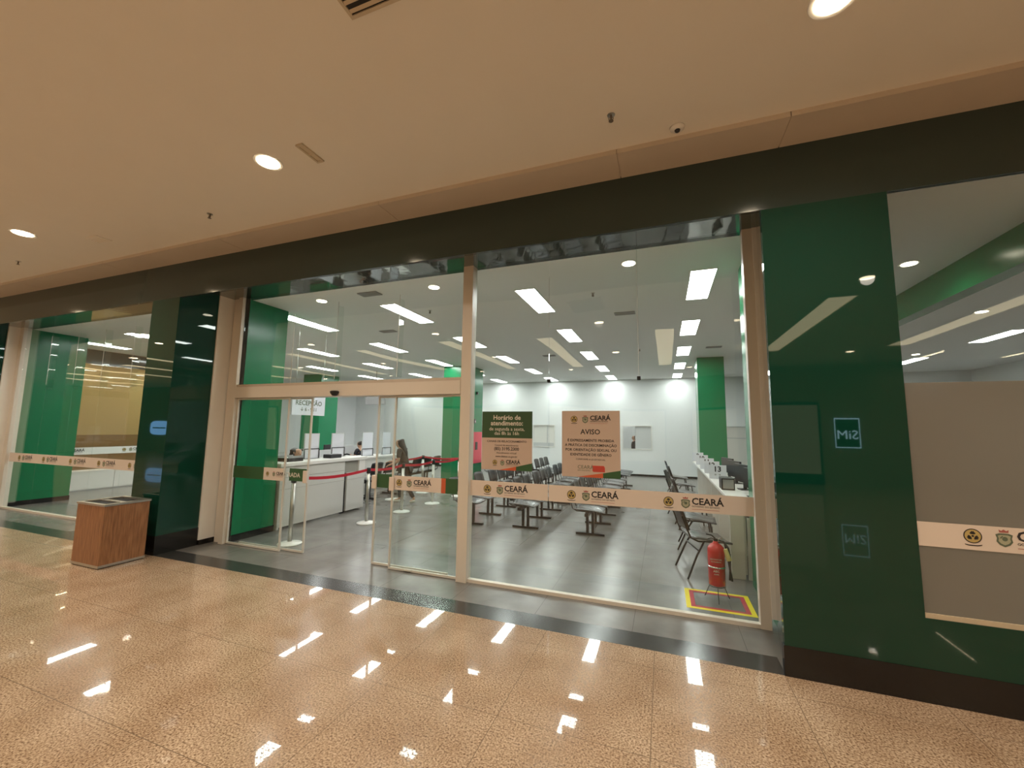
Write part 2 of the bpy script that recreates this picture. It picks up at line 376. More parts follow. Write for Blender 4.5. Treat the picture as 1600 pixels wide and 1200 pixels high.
# pillars
def pillar(x0, x1, y0, y1, lab):
    t = struct(MB().box(x0, x1, y0, y1, .08, IC, .006).build('wall_column', 'green_paint'), lab, 'column')
    struct(MB().box(x0-.004, x1+.004, y0-.004, y1+.004, 0, .08).build('baseboard_column', 'black_granite'))
    return t
pillar(-6.72, -5.76, 11.7, 12.7, 'green column standing among the benches left of the posters')
pillar(.90, 1.56, 12.06, 12.9, 'green column behind the numbered service desks')
pillar(-13.2, -12.3, 12.1, 13.0, 'green column behind the reception desk')
# mall: far side and ends
struct(MB().box(XL, XR, -9.8, -9.6, 0, CZ).build('wall_back', 'mall_wall'))
struct(MB().box(XR, XR+.2, -9.8, F+.3, 0, CZ).build('wall_right', 'mall_wall'))
struct(MB().box(XL-.2, XL, -9.8, F, 0, CZ).build('wall_left', 'mall_wall'))
struct(MB().box(-34, -20.2, F, F+.2, 0, SZ).box(-20.4, -20.2, F, 18, 0, CZ).build('wall_left', 'corridor_wall'))
struct(MB().box(-20.2, -20.17, F+.2, 18, 0, 1.3).build('trim_4', 'brown_wall'))
struct(MB().box(-20.2, -14.9, 18, 18.2, 0, CZ).build('wall_back', 'corridor_wall'))
struct(MB().box(6.5, XR, F, F+.2, 0, 3.55).build('wall_front', 'green_glass'))

# ------------------------------------------------------------------ windows and doors
FR = 'cream_metal'
def bandmesh(parent, x0, x1, y=G-.012, z0=.97, z1=1.145, m='vinyl_cream', name='vinyl_band'):
    return MB().box(x0, x1, y-.0015, y, z0, z1).build(name, m, parent)
# window_1: fixed panes right of the door
w1 = struct(empty('window_1', (0, 0, 0)), 'tall fixed glass panes with a cream band right of the sliding door', 'window')
MB().box(-2.275, -2.145, G-.06, G+.06, 0, IC).build('window_frame', FR, w1)
MB().box(.775, .862, G-.035, G+.06, 0, IC).build('window_frame', FR, w1)
MB().box(.8625, .91, G-.045, G+.02, .10, IC).build('window_frame', 'jamb_white', w1)
MB().box(-2.145, .775, G-.03, G+.03, 0, .035).build('window_frame', FR, w1)
xs = [-2.14, -1.195, .77]
for a, b in zip(xs, xs[1:]): MB().box(a+.003, b-.003, G-.005, G+.005, .035, IC).build('pane', 'glass', w1)
MB().box(-.230, -.224, G+.006, G+.10, 2.30, IC).build('glass_fin', 'glass_clear', w1); MB().box(-.229, -.225, G-.007, G-.0051, 2.30, 3.55).box(-1.197, -1.193, G-.007, G-.0055, 2.9, 3.5).build('edge_streak', 'fin_glint', w1)
fit = MB(); fit.box(-.245, -.209, G-.02, G+.02, 2.27, 2.31, .004); fit.box(-1.213, -1.177, G-.02, G+.02, 2.27, 2.31, .004); fit.build('clamp', 'black_metal', w1)
for a, b, lx in ((-2.14, -1.199, -1.92), (-1.191, .77, -.94)):
    bd = bandmesh(w1, a, b); logo(bd, lx, G-.014, 1.055)
    if b > 0: logo(bd, .03, G-.014, 1.055)
# window_2: transom above the doors
w2 = struct(empty('window_2'), 'glass transom above the sliding entrance door', 'window')
MB().box(-6.38, -6.13, G-.01, G+.06, 0, IC).box(-6.22, -6.13, G-.06, G+.06, 0, IC).build('window_frame', FR, w2)
xs = [-6.125, -4.27, -3.24, -2.28]
for a, b in zip(xs, xs[1:]): MB().box(a+.003, b-.003, G-.005, G+.005, 2.36, IC).build('pane', 'glass', w2)
for x in (-4.27, -3.24): MB().box(x-.003, x+.003, G-.008, G-.0051, 2.4, 3.5).build('edge_streak', 'fin_glint', w2)  # pale strips stand in for light reflected along the fin edges
MB().box(-5.084, -5.076, G-.008, G-.0051, 2.36, 3.4).build('edge_streak', 'steel', w2)
for x in (-4.27, -3.24): MB().box(x-.003, x+.003, G+.006, G+.10, 2.4, 3.45).build('glass_fin', 'glass_clear', w2)
# door_1
d1 = struct(empty('door_1'), 'automatic sliding glass door with a cream header', 'door')
MB().box(-6.13, -2.275, G-.07, G+.14, 2.155, 2.32, .004).build('header', FR, d1)
MB().box(-6.13, -2.275, G-.05, G+.05, 2.321, 2.36).build('header_trim', 'cornice_stone', d1)
sen = MB().lathe([(.005, 2.155), (.03, 2.16), (.055, 2.19), (.06, 2.215), (.045, 2.225), (.003, 2.226)], -4.16, G-.10, 16).build('motion_sensor', 'black_plastic', d1)
def leaf(x0, x1, y, fr=.020, name='door_leaf', z1=2.15, L_=1, R__=1):
    t = MB().box(x0, x1, y-.005, y+.005, .03, z1).build(name, 'glass', d1)
    f = MB().box(x0+fr*L_, x1-fr*R__, y-.012, y+.012, .005, .03).box(x0+fr, x1-fr, y-.012, y+.012, z1-.02, z1)
    if L_: f.box(x0, x0+fr, y-.012, y+.012, .005, z1)
    if R__: f.box(x1-fr, x1, y-.012, y+.012, .005, z1)
    f.build('leaf_frame', 'edge_white', t)
    return t
lf = leaf(-6.125, -5.06, G); lm = leaf(-5.95, -4.70, G+.07, L_=0)
rf = leaf(-3.24, -2.28, G, R__=0); rm = leaf(-3.555, -2.45, G+.07, R__=0)
def lband(p, x0, x1, y, m='vinyl_cream'): return MB().box(x0, x1, y-.0075, y-.006, .965, 1.14).build('vinyl_band', m, p)
lband(lf, -5.47, -5.09, G); lg = empty
logo(lf, -5.39, G-.009, 1.055, .62, dx=(0, .20, .275))
lband(lf, -6.09, -5.4701, G, 'vinyl_green')
lband(lm, -5.05, -4.73, G+.07, 'vinyl_green'); text_obj('lettering', [('ENTRADA', .085, 0, 0, 'RIGHT', .025)], 'ink_white', lm, (-4.845, G+.060, 1.02), RF)
lband(rm, -3.525, -3.245, G+.07, 'vinyl_green')
lband(rf, -3.21, -2.53, G); logo(rf, -3.13, G-.009, 1.055, .9, dx=(0, .165, .235))
lband(rf, -2.529, -2.47, G, 'vinyl_orange'); lband(rf, -2.469, -2.31, G, 'vinyl_green')
for x, p in ((-4.735, lm), (-3.555, rm), (-3.24, rf)):
    o = MB().box(x-.03, x+.045, G+.03 if p != rf else G-.03, G+.05 if p != rf else G-.016, .95, 1.12, .006).build('lock', 'vinyl_cream', p)
MB().tube([(-3.0, G-.02, .02), (-2.98, G-.02, .02), (-2.9, G-.02, .02)], .012).build('floor_guide', 'steel', d1)
# window_3: left bay
w3 = struct(empty('window_3'), 'glass shopfront of the left bay with a cream band of emblems', 'window')
MB().box(-12.80, -12.66, G-.06, G+.06, 0, IC).box(-12.66, -6.96, G-.03, G+.03, 0, .035).build('window_frame', FR, w3)
xs = [-12.655, -11.65, -10.69, -9.8, -8.9, -7.9, -6.96]
for a, b in zip(xs, xs[1:]): MB().box(a+.003, b-.003, G-.005, G+.005, .035, IC).build('pane', 'glass', w3)
for x in xs[1:-1]: MB().box(x-.003, x+.003, G-.008, G-.0051, 2.5, 3.5).build('edge_streak', 'fin_glint', w3)
for x in xs[1:-1]: MB().box(x-.003, x+.003, G+.006, G+.10, 2.4, 3.5).build('glass_fin', 'glass_clear', w3)
bd = bandmesh(w3, -12.65, -6.97, z0=.94, z1=1.12)
for x in (-12.25, -11.35, -10.42, -9.52, -8.62, -7.7): logo(bd, x, G-.014, 1.03)
# window_4: frosted window of the right bay
w4 = struct(empty('window_4'), 'wide window right of the entrance, frosted in its lower half', 'window')
MB().box(1.61, 6.5, F+.02, F+.03, .56, 2.11).build('frosted_pane', 'glass_frosted', w4)
MB().box(1.61, 6.5, F+.02, F+.03, 2.111, 3.55).build('pane', 'glass_clear', w4)
MB().box(1.61, 6.5, F+.005, F+.045, .53, .56).build('window_sill', 'vent_cream', w4)
bd = MB().box(1.615, 6.49, F+.0155, F+.018, .995, 1.155).build('vinyl_band', 'vinyl_cream', w4)
for x in (1.9, 2.8, 3.7, 4.6): logo(bd, x, F+.0145, 1.085, dx=(0, .155, .215))
# window_5: glass front on the far left side of the office
w5 = struct(empty('window_5'), 'glass side front of the office far behind the left bay', 'window')
MB().box(-14.62, -14.56, 4.25, 4.45, 0, IC).box(-14.62, -14.56, 10.1, 10.2, 0, IC).box(-14.62, -14.56, 4.45, 10.1, 3.35, IC).build('window_frame', 'fascia_glass', w5)
for k in range(4):
    MB().box(-14.6, -14.59, 4.46+1.41*k, 4.46+1.41*(k+1)-.01, .02, 3.35).build('pane', 'glass_clear', w5)
bd = MB().box(-14.588, -14.586, 4.5, 10.05, .90, 1.09).build('vinyl_band', 'white_lacquer', w5)
for y in (5.2, 5.95, 7.3, 8.3): 
    logo(bd, -14.583, y, 1.0, 1, (math.pi/2, 0, math.pi/2))
# window_6/7: service windows in the back wall
for i, (a, b) in enumerate((W1, W2)):
    t = struct(empty('window_%d' % (6+i)), ('framed service window with a low sill behind the hours poster', 'service window in the back wall right of the notice poster')[i], 'window')
    f = MB(); f.box(a, b, BW-.02, BW+.02, 1.0, 1.03); f.box(a, b, BW-.02, BW+.02, 1.90, 1.93); f.box(a, a+.03, BW-.02, BW+.02, 1.03, 1.9); f.box(b-.03, b, BW-.02, BW+.02, 1.03, 1.9)
    f.build('window_frame', 'white_lacquer', t)
    if i == 0:
        MB().box(a+.03, b-.03, BW+.03, BW+.04, 1.03, 1.9).build('pane', 'panel_grey2' if 'panel_grey2' in M else 'white_lacquer', t)
        MB().box(a+.03, b-.03, BW-.01, BW+.02, 1.03, 1.18).build('name_strip', 'panel_grey', t)
        MB().box((a+b)/2+.14, (a+b)/2+.17, BW-.015, BW+.02, 1.18, 1.9).build('mullion', 'panel_grey', t)
    else:
        MB().box(a+.03+.45, b-.03, BW+.03, BW+.04, 1.03, 1.9).build('frosted_pane', 'panel_grey', t)

# ------------------------------------------------------------------ writing on glass: posters
def poster(x0, x1, z0, z1, lab, parts):
    t = tag(empty('poster', (x0, G-.0075, z0)), lab, 'poster', 'posters on the entrance glass')
    return t
PW, PH = .62, .66
p1 = tag(empty('poster', (-2.005, G-.006, 1.275)), 'opening hours poster, green top over cream, on the glass beside the door post', 'poster')
def pbox(p, nm, m, pts, d=.0015, off=0): return MB().prism(pts, 'y', -d-off, -off).build(nm, m, p)
pbox(p1, 'cream_sheet', 'poster_cream', [(0, 0), (.62, .0), (.62, .365), (0, .365)])
pbox(p1, 'green_heading', 'poster_green', [(0, .365), (.62, .365), (.62, .67), (0, .67)])
pbox(p1, 'orange_wedge', 'vinyl_orange', [(.22, 0), (.43, 0), (.43, .045)], .001, .0016)
pbox(p1, 'green_wedge', 'vinyl_green', [(.43, 0), (.62, 0), (.62, .09), (.43, .045)], .001, .0016)
text_obj('heading', [('Hor\u00e1rio de', .075, .31, .575, 'CENTER', .02), ('atendimento:', .075, .31, .51, 'CENTER', .02), ('de segunda a sexta,', .056, .31, .45, 'CENTER', .004), ('das 8h \u00e0s 16h', .056, .31, .40, 'CENTER', .004)], 'ink_white', p1, (0, -.0025, 0), RF)
text_obj('lettering', [('CANAIS DE RELACIONAMENTO', .034, .31, .315, 'CENTER', .01), ('Central de atendimento', .030, .31, .272, 'CENTER', .0), ('(85) 3195.2300', .050, .31, .225, 'CENTER', .02), ('Atendimento virtual', .030, .31, .185, 'CENTER', 0), ('www.detran.ce.gov.br', .030, .31, .145, 'CENTER', .01)], 'ink', p1, (0, -.0025, 0), RF)
logo(p1, .17, -.003, .085, .62, dx=(0, .15, .22))
p2 = tag(empty('poster', (-1.045, G-.006, 1.245)), 'cream notice poster reading AVISO in the middle of the glass', 'poster')
pbox(p2, 'cream_sheet', 'poster_cream', [(0, 0), (.62, .0), (.62, .705), (0, .705)])
pbox(p2, 'orange_wedge', 'vinyl_orange', [(.16, 0), (.44, 0), (.44, .05)], .001, .0016)
pbox(p2, 'green_wedge', 'vinyl_green', [(.44, 0), (.62, 0), (.62, .085), (.44, .05)], .001, .0016)
text_obj('lettering', [('AVISO', .075, .31, .455, 'CENTER', .02), ('\u00c9 EXPRESSAMENTE PROIBIDA', .038, .31, .375, 'CENTER', .02), ('A PR\u00c1TICA DE DISCRIMINA\u00c7\u00c3O', .038, .31, .325, 'CENTER', .02), ('POR ORIENTA\u00c7\u00c3O SEXUAL OU', .038, .31, .275, 'CENTER', .02), ('IDENTIDADE DE G\u00caNERO', .038, .31, .225, 'CENTER', .02), ('CONFORME A LEI ESTADUAL', .024, .31, .180, 'CENTER', .0)], 'ink', p2, (0, -.0025, 0), RF)
logo(p2, .135, -.003, .615, .78, dx=(0, .155, .22))
text_obj('lettering', [('CEAR\u00c1', .055, .17, .088, 'LEFT', .0), ('SEM RACISMO', .022, .17, .064, 'LEFT', 0)], 'ink_green', p2, (0, -.0025, 0), RF)
bdg = pbox(p2, 'red_badge', 'ink_red', [(.34, .06), (.46, .06), (.46, .105), (.45, .125), (.33, .125), (.33, .07)], .001, .0016)

# ------------------------------------------------------------------ ceiling fixtures
def lamp(name, typ, loc, power, col, parent, **k):
    l = bpy.data.lights.new(name, typ); l.energy = power; l.color = col
    for a, b in k.items(): setattr(l, a, b)
    o = bpy.data.objects.new(name, l); C.objects.link(o); o.location = loc; o.parent = parent; return o
# mall downlights
def make_down(r, mlamp, z, power, col, spot=2.6, blend=.8):
    t = empty('downlight', (0, 0, z))
    MB().lathe([(r*.86, -.004), (r*1.12, -.006), (r*1.16, -.001), (r*.86, -.0005)], 0, 0, 28).build('trim_ring', 'white_lacquer', t)
    MB().lathe([(.002, -.008), (r*.85, -.009), (r*.86, -.003), (.002, -.002)], 0, 0, 28).build('lens', mlamp, t)
    if power: lamp('bulb', 'SPOT', (0, 0, -.03), power, col, t, spot_size=spot, spot_blend=blend, shadow_soft_size=r*.8)
    return t
proto = make_down(.105, 'lamp_warm', CZ, DOWN_W, WARM, 2.7, .9)
spots = [(x, 2.45) for x in LX1] + [(x, -.15) for x in LX2] + [(x, -3.6) for x in LX2] + [(x, -7.0) for x in LX1]
first = True
vis = {-7.47: 'round warm downlight in the mall ceiling at the far left edge', -3.27: 'round warm downlight in the mall ceiling left of centre', .93: 'largest round warm downlight in the mall ceiling, above the green pier'}
for i, (x, y) in enumerate(spots):
    o = proto if i == 0 else copy_tree(proto)
    o.location = (x, y, CZ)
    lab = None
    for k, v in vis.items():
        if abs(x-k) < .05 and y == 2.45: lab = v
    tag(o, lab or 'round mall downlight behind the viewer, %s row, %s by %.0f m' % (ORD[[2.45, -.15, -3.6, -7.0].index(y)], 'left' if x < 0 else 'right', abs(x)), 'downlight', 'round downlights in the mall ceiling')
# mall ceiling coves
cv = None
for i, x in enumerate([-28.9, -26, -23.1, -20.2, -17.3, -14.4, -11.5, -8.6, -5.7, -2.8, .06, 2.95, 5.85, 8.75, 11.6]):
    t = empty('ceiling_cove', (x, -3.6, CZ))
    MB().box(-.21, .21, -2.6, 2.6, -.012, -.004).build('diffuser', 'cove_light', t)
    MB().box(-.25, -.21, -2.64, 2.64, -.03, 0).box(.21, .25, -2.64, 2.64, -.03, 0).box(-.21, .21, -2.64, -2.6, -.03, 0).box(-.21, .21, 2.6, 2.64, -.03, 0).build('frame', 'ceiling_paint', t)
    tag(t, 'long warm light trough in the mall ceiling behind the viewer, number %s from the left end' % ['one','two','three','four','five','six','seven','eight','nine','ten','eleven','twelve','thirteen','fourteen','fifteen'][i], 'ceiling light', 'warm light troughs')
# office light panels
cols = [-13.45, -11.1, -8.75, -6.45, -4.18, -1.82, .52]; rows = [5.98, 8.47, 10.95, 13.45, 15.85]
cn = ['far left', 'third left', 'second left', 'left', 'over the entrance', 'middle', 'right']
cn = ['seventh from the right', 'sixth from the right', 'fifth from the right', 'fourth from the right', 'third from the right', 'second from the right', 'rightmost']
t0 = empty('ceiling_light')
MB().box(-.145, .145, -.60, .60, -.006, -.001).build('diffuser', 'panel_light', t0)
MB().box(-.16, -.145, -.615, .615, -.010, 0).box(.145, .16, -.615, .615, -.010, 0).box(-.145, .145, -.615, -.6, -.010, 0).box(-.145, .145, .6, .615, -.010, 0).build('frame', 'white_lacquer', t0)
k = 0
for i, x in enumerate(cols):
    for j, y in enumerate(rows):
        if i == 0 and j >= 2: continue
        o = t0 if k == 0 else copy_tree(t0); k += 1
        o.location = (x, y, IC)
        tag(o, 'white oblong office ceiling light, %s, %s row from entrance' % (cn[i], ORD[j]), 'ceiling light', 'oblong light panels')
for i, (x, y) in enumerate(((6.4, 11.0), (6.4, 14.2), (6.4, 8.2))):
    o = copy_tree(t0); o.location = (x, y, IC)
    tag(o, 'white oblong light panel beyond the green beam, %s from the window' % ['second', 'third', 'first'][i], 'ceiling light', 'oblong light panels')
for i, x in enumerate((-4.7, -1.0)):
    o = copy_tree(t0); o.location = (x, 18.0, IC)
    tag(o, 'light panel in the room behind the back wall, %s' % ('behind the hours poster', 'above the service window')[i], 'ceiling light', 'oblong light panels')
pi = make_down(.085, 'lamp_in', IC, IN_DOWN_W, (1, .86, .66), 2.6, .9)
ins = [(-5.08, 4.9, 'above the door post side, left'), (-3.02, 4.9, 'above the door, right'), (-.34, 4.9, 'above the middle glass joint'), (2.76, 5.94, 'behind the frosted window'), (-10.9, 5.6, 'left bay, right one'), (-12.2, 6.9, 'left bay, left one'), (3.9, 8.4, 'beyond the frosted window, near the beam'), (4.9, 8.7, 'beyond the frosted window, right of the beam'), (6.0, 13, 'deep in the right room')]
for i, (x, y, d) in enumerate(ins):
    o = pi if i == 0 else copy_tree(pi); o.location = (x, y, IC)
    tag(o, 'small round downlight in the office ceiling, '+d, 'downlight', 'small round downlights')
# vents
def vent(x, y, z, lx, ly, n, lab, m='vent_cream', back='dark_slot', grp=None):
    t = tag(empty('air_vent', (x, y, z)), lab, 'vent', grp)
    MB().box(-lx/2+.01, lx/2-.01, -ly/2+.01, ly/2-.01, -.006, -.001).build('backing', back, t)
    MB().box(-lx/2, lx/2, -ly/2, -ly/2+.02, -.014, 0).box(-lx/2, lx/2, ly/2-.02, ly/2, -.014, 0).box(-lx/2, -lx/2+.02, -ly/2+.02, ly/2-.02, -.014, 0).box(lx/2-.02, lx/2, -ly/2+.02, ly/2-.02, -.014, 0).build('frame', m, t)
    sl = MB()
    for k in range(n):
        yy = -ly/2+.02+(ly-.04)*(k+.5)/n; sl.prism([(yy-.006, -.007), (yy+.010, -.016), (yy+.012, -.014), (yy-.004, -.006)], 'x', -lx/2+.02, lx/2-.02)
    sl.build('slats', m, t); return t
vent(-1.30, 1.26, CZ, .66, .80, 16, 'large slatted air return grille at the top edge of the mall ceiling')
vent(-2.81, 2.48, CZ, .075, .24, 1, 'narrow slot vent beside the centre-left mall downlight', m='vent_cream', back='vent_cream')
vent(-6.75, 2.86, CZ, .24, .16, 4, 'small square vent in the mall ceiling near the left downlight', m='ceiling_paint', back='vent_cream')
v0 = vent(-.57, 7.05, IC, .34, .16, 4, 'slatted vent in the office ceiling right of the middle glass joint', 'grey_plastic', grp='office ceiling vents')
for i, (x, y, d) in enumerate(((-2.87, 10.65, 'behind the middle light panels'), (-5.35, 6.95, 'above the sliding door, between two light panels'), (1.17, 10.6, 'in front of the right green column'), (-4.1, 4.85, 'close to the glass above the door'))):
    o = copy_tree(v0); o.location = (x, y, IC); tag(o, 'slatted vent in the office ceiling '+d, 'vent', 'office ceiling vents')
# sprinklers
def sprinkler(z):
    t = empty('sprinkler', (0, 0, z))
    MB().lathe([(.002, -.004), (.028, -.004), (.03, 0), (.002, 0)], 0, 0, 16).build('escutcheon', 'steel', t)
    MB().tube([(0, 0, -.003), (0, 0, -.045)], .008).tube([(-.014, 0, -.02), (-.016, 0, -.035), (0, 0, -.048)], .003, 6).tube([(.014, 0, -.02), (.016, 0, -.035), (0, 0, -.048)], .003, 6).lathe([(.002, -.052), (.018, -.051), (.018, -.048), (.002, -.047)], 0, 0, 12).build('head', 'bronze', t)
    return t
s0 = sprinkler(CZ)
for i, (x, y, z, d) in enumerate(((-8.85, 2.9, CZ, 'mall ceiling at the left edge'), (-4.72, 2.9, CZ, 'mall ceiling below the centre-left downlight'), (-.31, 2.9, CZ, 'mall ceiling left of the camera dome'), (-.92, 5.85, IC, 'office ceiling between middle and right panels'), (-3.7, 5.9, IC, 'office ceiling right of the first panel above the door'), (-.5, 10.4, IC, 'office ceiling deep behind the glass'))):
    o = s0 if i == 0 else copy_tree(s0); o.location = (x, y, z); tag(o, 'small fire sprinkler head, '+d, 'sprinkler', 'sprinkler heads')
cd = tag(empty('security_camera', (.16, 3.2, CZ)), 'small white dome camera in the mall ceiling near the stone border', 'camera')
MB().lathe([(.002, -.03), (.03, -.028), (.052, -.012), (.055, 0), (.002, 0)], 0, 0, 20).build('housing', 'white_lacquer', cd, True)
MB().lathe([(.002, -.044), (.016, -.042), (.022, -.03), (.002, -.028)], .0, -.008, 14).build('lens', 'black_plastic', cd, True)

# ------------------------------------------------------------------ trash bin
tb = tag(empty('trash_bin', (-6.68, 3.31, 0)), 'square wooden litter bin with steel rims in front of the left green pier', 'litter bin')
MB().box(-.285, .285, -.235, .235, .035, .735).build('body', 'wood', tb)
MB().box(-.29, .29, -.24, .24, .012, .04).build('base_rim', 'steel', tb)
MB().box(-.275, .275, -.225, .225, 0, .0115).build('plinth', 'dark_slot', tb)
MB().box(-.295, .295, -.245, -.20, .735, .76).box(-.295, .295, .20, .245, .735, .76).box(-.295, -.24, -.20, .20, .735, .76).box(.24, .295, -.20, .20, .735, .76).box(-.24, .24, -.03, .03, .735, .752).build('top_rim', 'steel', tb)
MB().box(-.24, .24, -.2, .2, .7355, .738).build('opening', 'dark_slot', tb)

# ------------------------------------------------------------------ stanchions and belts
def make_post():
    t = empty('stanchion')
    MB().lathe([(.002, 0), (.165, 0), (.17, .008), (.165, .018), (.06, .035), (.03, .04), (.002, .04)], 0, 0, 32).build('base', 'base_white', t, True)
    MB().lathe([(.002, .035), (.030, .035), (.030, .90), (.002, .90)], 0, 0, 16).build('pole', 'steel', t, True)
    MB().lathe([(.002, .895), (.036, .895), (.038, .90), (.038, .985), (.030, .995), (.002, .996)], 0, 0, 16).build('belt_head', 'black_plastic', t, True)
    return t
posts = [(-5.25, 4.76, 'nearest the door, behind the left leaf'), (-5.12, 6.28, 'at the end of the reception counter'), (-5.13, 7.37, 'third in the front row'), (-5.05, 8.44, 'fourth in the front row'), (-4.99, 9.6, 'last in the front row, before the green column'), (-6.2, 8.5, 'rear row, right behind the walking woman'), (-6.13, 9.7, 'rear row, farthest from the door')]
pp = make_post()
for i, (x, y, d) in enumerate(posts):
    o = pp if i == 0 else copy_tree(pp); o.location = (x, y, 0); tag(o, 'steel queue post with white round base, '+d, 'queue post', 'queue barrier posts')
def belt(a, b, lab):
    A = Vector((a[0], a[1], .955)); B = Vector((b[0], b[1], .955)); d = (B-A).normalized(); n = Vector((-d.y, d.x, 0))
    A = A+d*.042; B = B-d*.042; ln = (B-A).length; g = []
    for k in range(9):
        s = k/8; p = A.lerp(B, s); p.z -= .05*math.sin(math.pi*s)*min(1, ln/1.5)
        g.append([tuple(p+Vector((0, 0, -.024))), tuple(p+Vector((0, 0, .024)))])
    return tag(MB().sheet(g, .003).build('barrier_belt', 'belt_red'), lab, 'belt', 'red barrier belts')
belt(posts[0], posts[1], 'red belt running from the door post past the counter front')
belt(posts[1], posts[2], 'red belt behind the right door leaf beside the woman')
belt(posts[2], posts[3], 'red belt between the third and fourth front posts')
belt(posts[3], posts[4], 'red belt ending before the green column')
belt(posts[5], posts[6], 'red belt of the rear row behind the woman')
belt(posts[6], (-5.0, 9.66), 'red belt crossing from the rear row to the last front post')

# ------------------------------------------------------------------ beam benches
def shell(grid_fn, n, m): return [[grid_fn(i/(n-1), j/(m-1)) for j in range(m)] for i in range(n)]
def make_bench():
    t = empty('beam_bench')
    MB().box(-.03, .03, -.80, .80, .36, .41).build('beam', 'black_metal', t)
    for s in (-.44, .44):
        b = MB(); b.box(-.24, .24, s-.03, s+.03, 0, .035, .006)
        b.box(-.065, -.025, s-.02, s+.02, .035, .37); b.box(.025, .065, s-.02, s+.02, .035, .37); b.build('leg', 'black_metal', t)
    for k in (-1, 0, 1):
        y0 = k*.53
        def sf(u, v):
            x = -.22+.46*u; z = .445+.012*math.cos(u*2.8)-.03*max(0, u-.8)*5*.5; z += .014*(abs(v-.5)*2)**2
            return (x, y0+(v-.5)*.46*(1-.06*u), z)
        MB().sheet(shell(sf, 8, 6), .018).build('seat', 'seat_grey', t, True)
        def bf(u, v):
            z = .56+.27*u; x = -.27-.07*u-.03*(1-(abs(v-.5)*2)**2)
            return (x, y0+(v-.5)*.46*(1-.10*u), z-.02*(abs(v-.5)*2)**3*(u))
        MB().sheet(shell(bf, 6, 7), .016).build('backrest', 'black_plastic', t, True)
        fr = MB()
        for s in (-.14, .14): fr.tube([(.02, y0+s, .418), (-.18, y0+s, .42), (-.25, y0+s, .46), (-.285, y0+s, .60), (-.31, y0+s, .68)], .010, 6)
        fr.box(-.15, .12, y0-.1, y0+.1, .41, .425)
        fr.build('seat_bracket', 'black_metal', t)
    return t
bp = make_bench(); first = True
bc = [(-3.36, 'left', [7.45, 9.24, 10.99, 12.74]), (-2.34, 'middle', [7.55, 9.28, 11.03, 12.78, 14.5]), (-1.19, 'right', [7.52, 9.25, 11.0, 13.2]), (-6.80, 'rear left', [8.78, 10.5]), (-4.9, 'behind the green column', [12.3, 14.05])]
for x, nm, ys in bc:
    for k, y in enumerate(ys):
        o = bp if first else copy_tree(bp); first = False
        o.location = (x, y, 0)
        if nm == 'rear left': o.rotation_euler = (0, 0, math.pi); o.scale = (1, 1, 1.08)
        if nm in ('left', 'middle', 'right'): d = 'black three-seat beam bench, %s column in front of the desks, %s from the glass' % (nm, ORD[k])
        elif nm == 'rear left': d = 'black three-seat beam bench behind the queue belts, %s from the glass' % ORD[k]
        else: d = 'black three-seat beam bench beside the green column, %s from the glass' % ORD[k]
        tag(o, d, 'bench', 'beam benches of the waiting area')

# ------------------------------------------------------------------ visitor chairs at the service desks
def make_chair():
    t = empty('visitor_chair')
    def sf(u, v):
        x = -.20+.46*u; z = .455+.02*math.cos(u*3.0)*.8+.012*(abs(v-.5)*2)**2-.02*u*u
        return (x, (v-.5)*.46, z)
    MB().sheet(shell(sf, 8, 6), .02).build('seat', 'seat_grey', t, True)
    def bf(u, v):
        z = .56+.32*u; x = -.235-.10*u-.025*(1-(abs(v-.5)*2)**2)
        return (x, (v-.5)*.46*(1-.1*u), z)
    MB().sheet(shell(bf, 6, 6), .016).build('backrest', 'black_plastic', t, True)
    for s in (-1, 1):
        y = s*.22
        MB().tube([(.17, y, .44), (.20, y*1.05, .25), (.23, y*1.12, 0.005)], .012, 8).build('leg', 'black_metal', t)
        MB().tube([(-.06, y, .44), (-.15, y*1.05, .28), (-.27, y*1.12, 0.005)], .012, 8).build('leg', 'black_metal', t)
        MB().tube([(.20, y*.9, .425), (-.12, y*.9, .43), (-.21, y*.9, .47), (-.25, y*.9, .58), (-.30, y*.85, .72)], .011, 8).build('back_frame', 'black_metal', t)
    MB().tube([(.19, -.23, .32), (.19, .23, .32)], .009, 8).tube([(-.13, -.23, .33), (-.13, .23, .33)], .009, 8).build('stretcher', 'black_metal', t)
    return t
cp_ = make_chair()
for i, (x, y, a, d) in enumerate(((.43, 5.78, .25, 'standing right behind the fire extinguisher'), (.44, 6.95, -.05, 'second from the glass, at the service desks'), (.46, 8.3, .1, 'third from the glass, at the service desks'), (.34, 9.7, -.1, 'fourth from the glass, at the service desks'), (.40, 11.1, .15, 'fifth from the glass, at the service desks'), (.36, 12.7, .05, 'farthest from the glass, at the service desks'))):
    o = cp_ if i == 0 else copy_tree(cp_); o.location = (x, y, 0); o.rotation_euler = (0, 0, a)
    tag(o, 'black visitor chair with grey seat, '+d, 'chair', 'visitor chairs at the service desks')

